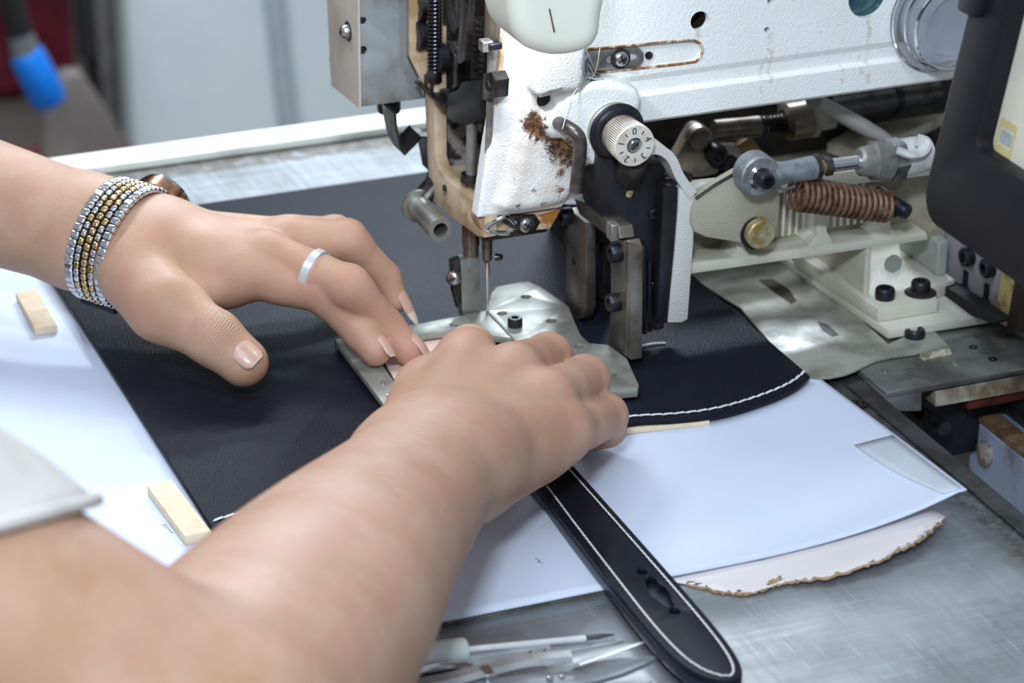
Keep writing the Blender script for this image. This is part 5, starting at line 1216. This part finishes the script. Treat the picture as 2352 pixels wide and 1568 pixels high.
def hand_field(P, W, F, Rr, T, TR, palm_side, dorsal, wrist_r, extra=()):
    side = palm_side
    d = None
    names = ['index', 'middle', 'ring', 'little']
    for i, nme in enumerate(names):
        m = F[nme][0]; base = W+side*(9-6.0*i)*1.0*(1.0)
        e = sd_cone(P, base+dorsal*1.0, m-dorsal*3.0, 13.0, Rr[nme][0]+0.6)
        d = e if d is None else smin(d, e, 9)
        e = sd_cone(P, base-dorsal*5, W*0.2+m*0.8-dorsal*8.0, 14.0, 10.5)
        d = smin(d, e, 9)
    for (a, b, ra, rb, k) in extra: d = smin(d, sd_cone(P, a, b, ra, rb), k)
    res = d
    for i, nme in enumerate(names):
        p, r = F[nme], Rr[nme]
        f_ = sd_cone(P, p[0]-dorsal*1.0, p[1], r[0], r[1])
        f_ = smin(f_, sd_cone(P, p[0]*0.55+p[1]*0.45-dorsal*1.5, p[0]*0.2+p[1]*0.8-dorsal*1.5, r[0]*0.96, r[1]*0.93), 2)
        f_ = smin(f_, sd_cone(P, p[1]+dorsal*0.4, p[1]+(p[2]-p[1])*0.15, r[1]*1.02, r[1]*0.98), 2)
        f_ = smin(f_, sd_cone(P, p[1], p[2], r[1]*0.97, r[2]), 3)
        f_ = smin(f_, sd_cone(P, p[2], p[3], r[2], r[3]), 2.5)
        res = np.minimum(res, smin(d, f_, 5.0))
    t_ = sd_cone(P, T[0], T[1], TR[0], TR[1])
    t_ = smin(t_, sd_cone(P, T[1], T[2], TR[1], TR[2]), 5)
    t_ = smin(t_, sd_cone(P, T[2], T[3], TR[2], TR[3]), 4)
    return smin(res, t_, 9)
Lax = unit((LF['middle'][0]-LW)*np.array((1, 1, 0)))
Lside = unit(np.cross(Lax, ZUP))           # towards the thumb, near side
Lside = Lside if Lside@(CAM*1000-LW) > 0 else -Lside
Ldor = unit(ZUP*1.0-Lside*0.12-Lax*(ZUP@Lax))
L_extra = [(LT[1]*0.5+LT[2]*0.5, LF['index'][0]*0.72+LW*0.28-Ldor*6, 6.5, 9.0, 7), (LT[0], LT[1], 14, 13, 9),
           (LF['index'][0]*0.88+LW*0.12-Ldor*7+Lside*2, LF['index'][0]*0.45+LW*0.55-Ldor*8+Lside*5, 9.0, 11, 8)]
Lfs = unit(np.cross(LW-LE, ZUP))
LWb = LW-unit(LW-LE)*16
def left_field(P):
    arm = sd_limb(P, [LWb, LW*0.72+LE*0.28, LW*0.4+LE*0.6, LE], [(29, 24), (32, 28), (38, 34), (42, 39)], Lfs, 6)
    arm = smin(arm, sd_limb(P, [LE, LE*0.5+LS*0.5, LS], [(43, 41), (48, 47), (57, 55)], Lfs, 4), 7)
    arm = smin(arm, sd_ell(P, LWb, LW+Lax*14, (29, 23.5), (29, 20), Lside), 10)
    h = hand_field(P, LW+Lax*10, LF, LR, LT, LTR, Lside, Ldor, 25, L_extra)
    return smin(arm, h, 13)

# ---- right hand (fist on the clamp)
RW = jz(985, 1066, 56); RE = jz(430, 1745, 96)
RS = atd(-620, 1120, 0.86)*1000
RF = {
 'index':  [jz(1072, 812, 59), jz(1080, 804, 40), jz(1070, 806, 31), jz(1046, 842, 24)],
 'middle': [jz(1178, 846, 59), jz(1258, 822, 46), jz(1256, 858, 32), jz(1228, 878, 24)],
 'ring':   [jz(1254, 908, 55), jz(1344, 872, 42), jz(1336, 912, 28), jz(1308, 933, 21)],
 'little': [jz(1294, 984, 46), jz(1390, 955, 31), jz(1396, 984, 18), jz(1370, 998, 13.0)],
}
RR = {'index': (11.2, 10.2, 8.8, 7.6), 'middle': (11.2, 10.0, 8.6, 7.5), 'ring': (11.0, 9.9, 8.4, 7.4), 'little': (10.4, 8.9, 7.6, 6.8)}
RT = [jz(970, 1010, 46), jz(1010, 930, 32), jz(1040, 890, 24), jz(1060, 860, 18)]
RTR = (14, 11, 9.5, 8.5)
Rax = unit((RF['middle'][0]-RW)*np.array((1, 1, 0)))
Rside = unit(np.cross(ZUP, Rax))           # towards the thumb, far side
Rdor = unit(ZUP+Rax*0.02-Rside*0.02)
R_extra = [(jz(1085, 1110, 42), jz(1262, 1005, 34), 14, 12, 10), (jz(1090, 1080, 50), jz(1240, 985, 46), 14, 12, 10), (RT[0], RT[1], 15, 14, 10), (jz(948, 985, 48), jz(978, 892, 45), 13, 13, 10)]
Rfs = unit(np.cross(RW-RE, ZUP))
R_pts = [RW, jz(922, 1145, 62), jz(810, 1275, 72), jz(712, 1402, 82), jz(570, 1575, 90), RE]
R_rad = [(29.5, 23), (31.5, 27), (37, 34), (42, 39), (45, 43), (45, 44)]
def right_field(P):
    arm = sd_limb(P, R_pts, R_rad, Rfs)
    arm = smin(arm, sd_limb(P, [RE, RE*0.6+RS*0.4, RS], [(45, 44), (46, 45), (49, 48)], Rfs, 5), 7)
    arm = smin(arm, sd_ell(P, RW-unit(RW-RE)*4, RW+Rax*14, (30, 22), (30, 20), Rside), 8)
    h = hand_field(P, RW+Rax*12, RF, RR, RT, RTR, Rside, Rdor, 25, R_extra)
    return smin(arm, h, 13)
def bounds(pts, m):
    p = np.array(pts); return p.min(0)-m, p.max(0)+m
Lall = [LW, LE, LS]+[q for v in LF.values() for q in v]+LT
Rall = [RW, RE, RS]+[q for v in RF.values() for q in v]+RT
lo, hi = bounds(Lall, 16); lo2 = lo.copy(); lo2[0] = max(lo[0], -400); hi[1] = 300
# keep the far ends of the upper arms inside the sleeves
V1, F1 = mesh_field(left_field, np.maximum(lo, (-470, -60, 2)), hi+np.array((0, 0, 30)), 1.15)
lo, hi = bounds(Rall, 24)
V2, F2 = mesh_field(right_field, np.maximum(lo-30, (-620, -620, 2)), np.minimum(hi+np.array((0, 0, 30)), (60, 0, 420)), 1.15)
skin_joints = []   # (centre, axis along the finger, radius, wavelength, strength)
def sj(a, b, c, rad, wl, st): skin_joints.append((b/1000, unit(c-a), rad/1000, wl/1000, st))
for nme in ('index', 'middle', 'ring'):
    p = LF[nme]; sj(p[0], p[1]+Ldor*7, p[2], 10, 2.3, 0.8); sj(p[1], p[2]+Ldor*5, p[3], 7, 1.7, 0.7)
sj(LT[1], LT[2]+unit(ZUP*0.8+unit(CAM*1000-LT[2])*0.6)*9+unit(LT[3]-LT[2])*2, LT[3], 13, 2.4, 1.3)
for nme in ('middle', 'ring', 'little'):
    p = RF[nme]; sj(p[0], p[1]+Rdor*7, p[2], 9, 2.0, 0.5)
def skin_mat():
    m, nt, bs, pos = base_mat('skin')
    f = noise(nt, pos, 34, 4, 0.6, 0.36, 0.66); g = noise(nt, pos, 70, 4, 0.6, 0.42, 0.68)
    c = mix_col(nt, f, sr(187, 151, 127), sr(176, 138, 112)); c = mix_col(nt, math_n(nt, 'MULTIPLY', g, 0.40), c, sr(184, 130, 112))
    tot = None
    for nme, src in (('index', LF), ('middle', LF), ('ring', LF), ('middle', RF), ('ring', RF), ('little', RF), ('index', RF)):
        for jn in (0, 1, 3):
            p = src[nme][jn]/1000; d = N(nt, 'ShaderNodeVectorMath', operation='DISTANCE'); nt.links.new(pos, d.inputs[0]); d.inputs[1].default_value = tuple(p)
            v = math_n(nt, 'SUBTRACT', 1.0, math_n(nt, 'DIVIDE', d.outputs['Value'], 0.021), True); tot = v if tot is None else math_n(nt, 'MAXIMUM', tot, v)
    c = mix_col(nt, math_n(nt, 'MULTIPLY', tot, 0.40), c, sr(192, 134, 120))
    nt.links.new(c, bs.inputs['Base Color']); bs.inputs['Roughness'].default_value = 0.54; bs.inputs['Specular IOR Level'].default_value = 0.30
    bs.inputs['Subsurface Weight'].default_value = 0.12; bs.inputs['Subsurface Radius'].default_value = (1.0, 0.4, 0.25); bs.inputs['Subsurface Scale'].default_value = 0.004
    v = N(nt, 'ShaderNodeTexVoronoi'); v.inputs['Scale'].default_value = 900; nt.links.new(pos, v.inputs['Vector'])
    h = math_n(nt, 'ADD', math_n(nt, 'MULTIPLY', v.outputs['Distance'], 0.10), math_n(nt, 'MULTIPLY', noise(nt, pos, 260, 3), 0.25))
    for (c0, axd, rad, wl, st) in skin_joints:
        sub = N(nt, 'ShaderNodeVectorMath', operation='SUBTRACT'); nt.links.new(pos, sub.inputs[0]); sub.inputs[1].default_value = tuple(c0)
        ln = N(nt, 'ShaderNodeVectorMath', operation='LENGTH'); nt.links.new(sub.outputs[0], ln.inputs[0])
        dt = N(nt, 'ShaderNodeVectorMath', operation='DOT_PRODUCT'); nt.links.new(sub.outputs[0], dt.inputs[0]); dt.inputs[1].default_value = tuple(axd)
        fall = math_n(nt, 'SUBTRACT', 1.0, math_n(nt, 'DIVIDE', ln.outputs['Value'], rad), True)
        wob = math_n(nt, 'MULTIPLY', math_n(nt, 'SUBTRACT', noise(nt, pos, 150, 3), 0.5), 0.004)
        ph = math_n(nt, 'MULTIPLY', math_n(nt, 'ADD', dt.outputs['Value'], wob), 2*math.pi/wl)
        wv = math_n(nt, 'SINE', ph); wv = math_n(nt, 'POWER', math_n(nt, 'ABSOLUTE', wv), 0.5)
        h = math_n(nt, 'ADD', h, math_n(nt, 'MULTIPLY', math_n(nt, 'MULTIPLY', wv, fall), st))
    set_bump(nt, bs, h, 0.55, 0.0009)
    return m
M['skin'] = skin_mat()
VV = np.concatenate([V1, V2])/1000; FF = np.concatenate([F1, F2+len(V1)])
person = thing('person', 'person working with both bare forearms reaching in, left hand wearing a watch, right hand closed', 'person', (-0.25, -0.1, 0.0))
body = field_object('body', VV*1000, FF, M['skin'], person, 2)

# nails: curved plates with their own thickness, seated on the last joint
nail_bed = mat('nail', sr(202, 164, 146), 0.34, 0, sr(194, 152, 136), 120, coat=0.15)
nail_tip_m = mat('nail_free_edge', sr(216, 202, 186), 0.35, 0, sr(208, 192, 176), 120, coat=0.3)
def nail(p2, p3, r, up, w, l, over, point, label=None):
    """p2 last knuckle, p3 fingertip centre; r tip radius; over = how far the free edge passes the fingertip"""
    ax_ = unit(p3-p2); up = unit(up-ax_*(up@ax_)); sd = np.cross(ax_, up)
    n, k = 10, 14; vs = []; mi = []
    s0 = r*0.98+over-l; 
    for i in range(k+1):
        v = i/k; s = s0+l*v; free = max(0, (s-r*0.80)/(max(over, 1)+r*0.2))
        wid = w*math.sqrt(max(0.1, 1-(max(0, 0.22-v)/0.22)**2*0.6))
        if point: wid *= (1-free**1.5*0.80)
        else: wid *= math.sqrt(max(0.05, 1-max(0, (v-0.72)/0.28)**2*0.72))
        rr = r*1.0; sink = 0.0 if s < 0 else 0.0
        drop = (max(0, s)/(r))**2*r*(0.03 if point else 0.16)
        for j in range(n+1):
            u = (j/n-0.5)*2; th_ = u*wid/rr
            vs.append(p3+ax_*s+up*(rr*math.cos(th_)+0.30-0.45*u*u-0.25*max(0, 1-v*4)-drop)+sd*rr*math.sin(th_))
    fs = [(i*(n+1)+j, (i+1)*(n+1)+j, (i+1)*(n+1)+j+1, i*(n+1)+j+1) for i in range(k) for j in range(n)]
    mi = [1 if i >= k-(5 if point else 1) else 0 for i in range(k) for j in range(n)]
    o = link_mesh('nail', [v/1000 for v in vs], fs, [nail_bed, nail_tip_m], body, midx=mi, angle=80)
    sd_ = o.modifiers.new('thickness', 'SOLIDIFY'); sd_.thickness = 0.0005; sd_.offset = 0
    if label: o['label'] = label
    return o
camdir = unit(CAM*1000-LF['middle'][3])
nail(LF['index'][2], LF['index'][3], 6.9, unit(Ldor*0.8-Lside*0.25+Lax*0.3), 5.0, 12.5, 1.0, False)
nail(LF['middle'][2], LF['middle'][3], 7.0, unit(Ldor*0.8-Lside*0.2+Lax*0.3), 5.0, 13.5, 1.8, False)
nail(LF['ring'][2], LF['ring'][3], 5.6, unit(Ldor*0.5+Lax*0.8+Lside*0.2), 4.2, 20, 9.0, True, 'long pointed nail')
nail(LF['little'][2], LF['little'][3], 6.0, Ldor+Lax*0.3, 4.6, 13, 3, True)
nail(LT[2], LT[3], 10.8, unit(ZUP*0.75+camdir*0.75), 6.4, 12.0, -4.6, False)
nail(RF['little'][2], RF['little'][3], 6.8, -ZUP*0.2-Rside*0.4+Rax*0.8, 4.8, 12, 1.5, False)

# shirt: cream short sleeves (the right one shows at the left edge) joined over the chest
shirt_m = mat('cream_jersey', sr(205, 200, 194), 0.85, 0, sr(194, 188, 181), 50, bump=0.3, bscale=1600)
def sleeve(A, Bp, r0, r1, name, hem):
    P = [A+(Bp-A)*t for t in np.linspace(0, 1, 14)]; d = unit(Bp-A); u, w, _ = frame_of(d); vs = []
    n = 40
    for i, p in enumerate(P):
        for j in range(n):
            a = 2*math.pi*j/n; rr = r0+(r1-r0)*i/13+1.6*math.sin(3*a+i*0.5)*(1-i/20)
            q = p+(u*math.cos(a)+w*math.sin(a))*rr
            if hem:      # the loose hem hangs level instead of square to the arm
                s_ = float(np.clip(-((q-(p-P[0])-hem[1])@hem[0])/(d@hem[0]), -45, 60)); q = q+d*s_*(1-i/13)
            vs.append(q)
    fs = [(i*n+j, i*n+(j+1) % n, (i+1)*n+(j+1) % n, (i+1)*n+j) for i in range(13) for j in range(n)]
    o = link_mesh(name, [v/1000 for v in vs], fs, shirt_m, person, angle=80); s = o.modifiers.new('thickness', 'SOLIDIFY'); s.thickness = 0.002
    hp = [vs[j % n] for j in range(n+1)]
    B().tube([q/1000 for q in hp], 0.0022, 8).build('hem', shirt_m, o)
    return o
hA, hB = ray(172, 1160), ray(0, 1206); hn = unit(np.cross(hA, hB)); hO = CAM*1000
d_ = unit(RS-RE); t_ = ((hO+hA*940-RE)@d_); R_hem = RE+d_*t_
sleeve(R_hem, RS, 50.5, 57, 'sleeve', (hn, hO))
sleeve(LE+(LS-LE)*0.45, LS, 62, 74, 'sleeve', None)

# watch on the left wrist
wa = unit(LW-LE); WC = LW+wa*1.5
wt = thing('wristwatch', 'two tone steel and gold wristwatch with rose gold case on left wrist', 'watch', tuple(WC/1000))
wu = unit(Lfs-wa*(Lfs@wa)); 
if wu@(CAM*1000-WC) < 0: wu = -wu
wv = np.cross(wa, wu); wv = wv if wv[2] > 0 else -wv
ru, rv = 31.4, 26.4
steel_l, gold_l = M['chrome'], mat('gold_link', (0.78, 0.58, 0.32), 0.18, 1.0, (0.68, 0.48, 0.25), 200)
lk = {}
def link_at(th, off, size, key, m):
    if key not in lk:
        b = B().box((0, 0, 0), (size[0]/1000, size[1]/1000, size[2]/1000)); o = link_mesh('link', b.v, b.f, m)
        bm = bmesh.new(); bm.from_mesh(o.data); bmesh.ops.bevel(bm, geom=bm.edges[:], offset=min(size)*0.28/1000, segments=2, affect='EDGES', profile=0.5); bm.to_mesh(o.data); bm.free()
        o.data.polygons.foreach_set('use_smooth', [True]*len(o.data.polygons)); lk[key] = o.data; bpy.data.objects.remove(o)
    p = WC+wu*math.cos(th)*ru+wv*math.sin(th)*rv+wa*off
    tn = unit(-wu*math.sin(th)*ru+wv*math.cos(th)*rv); nr_ = unit(wu*math.cos(th)/ru+wv*math.sin(th)/rv)
    o = bpy.data.objects.new('link', lk[key]); COL.objects.link(o); o.parent = wt
    Mx = Matrix(((wa[0], tn[0], nr_[0], p[0]/1000), (wa[1], tn[1], nr_[1], p[1]/1000), (wa[2], tn[2], nr_[2], p[2]/1000), (0, 0, 0, 1)))
    o.matrix_world = Mx; return p, tn, nr_
case_th = R(167)
n_l = 40
for i in range(n_l):
    th = case_th+R(30)+(2*math.pi-R(60))*(i+0.5)/n_l; hs_ = (2*math.pi-R(60))/n_l/2
    for s in (-1, 1):
        link_at(th, s*7.6, (4.2, 3.5, 2.6), 'outer', steel_l)
        link_at(th+hs_, s*3.6, (2.6, 3.3, 2.9), 'inner_gold' if i % 3 == 0 else 'inner', gold_l if i % 3 == 0 else steel_l)
    link_at(th, 0, (3.0, 3.3, 3.0), 'mid', gold_l)
bk = [WC+wu*math.cos(t)*(ru-1.2)+wv*math.sin(t)*(rv-1.2) for t in np.linspace(case_th+R(20), case_th+R(340), 60)]
b = B(); vs = []
for p in bk: vs += [(p-wa*8.8)/1000, (p+wa*8.8)/1000]
b.add(vs, [(2*i, 2*i+1, 2*i+3, 2*i+2) for i in range(len(bk)-1)]); o = b.build('band_lining', M['black_metal'], wt); s = o.modifiers.new('thickness', 'SOLIDIFY'); s.thickness = 0.0008
cth = R(-78); pcl = WC+wu*math.cos(cth)*ru+wv*math.sin(cth)*rv
tnc = unit(-wu*math.sin(cth)*ru+wv*math.cos(cth)*rv); nrc = np.cross(wa, tnc)
B().box(pcl/1000, (.0185, .024, .0042), (wa, tnc, nrc)).build('clasp', M['black_metal'], wt, bevel=0.001)
pc = WC+wu*math.cos(case_th)*(ru+1)+wv*math.sin(case_th)*(rv+1); nrm_c = unit(wu*math.cos(case_th)/ru+wv*math.sin(case_th)/rv)
rose = mat('rose_gold', (0.86, 0.48, 0.30), 0.16, 1.0, (0.74, 0.38, 0.22), 200)
B().lathe((pc-nrm_c*2.0)/1000, nrm_c, [(0, .0125), (.001, .0142), (.0062, .0142), (.0072, .0132), (.0078, .0128)], 48).build('case', rose, wt)
B().lathe((pc+nrm_c*5.0)/1000, nrm_c, [(0, .0136), (.0014, .0136), (.0022, .0124), (.0022, .0112)], 48).build('bezel', M['chrome'], wt)
B().lathe((pc+nrm_c*5.2)/1000, nrm_c, [(0, .0112), (.0015, .0110)], 40).build('dial', M['ivory'], wt)
B().lathe((pc+wa*14.0+nrm_c*1.2)/1000, wa, [(-.001, .0018), (.0026, .0020), (.003, .0015)], 16).build('crown', M['chrome'], wt)
for s in (-1, 1):
    ths = case_th+s*R(27); p = WC+wu*math.cos(ths)*ru+wv*math.sin(ths)*rv; tn = unit(-wu*math.sin(ths)*ru+wv*math.cos(ths)*rv)
    B().box(p/1000, (.0168, .0050, .0030), (wa, tn, np.cross(wa, tn))).build('end_link', steel_l, wt, bevel=0.0008)

# ring on the left middle finger
p0, p1 = LF['middle'][0], LF['middle'][1]; d = unit(p1-p0); rc = p0*0.42+p1*0.58
rc = rc-Ldor*0.6
b = B(); r_ = 10.35/1000
b.lathe((rc-d*2.4)/1000, d, [(0, r_), (0.0006, r_+.0011), (.0042, r_+.0011), (.0048, r_), (.0048, r_-.0006), (0, r_-.0006)], 48, ring=True)
rg = b.build('finger_ring', mat('silver', (0.86, 0.87, 0.9), 0.28, 0.6, (0.8, 0.81, 0.84), 60)); tag(rg, 'narrow silver band ring on a finger of the left hand', 'ring')
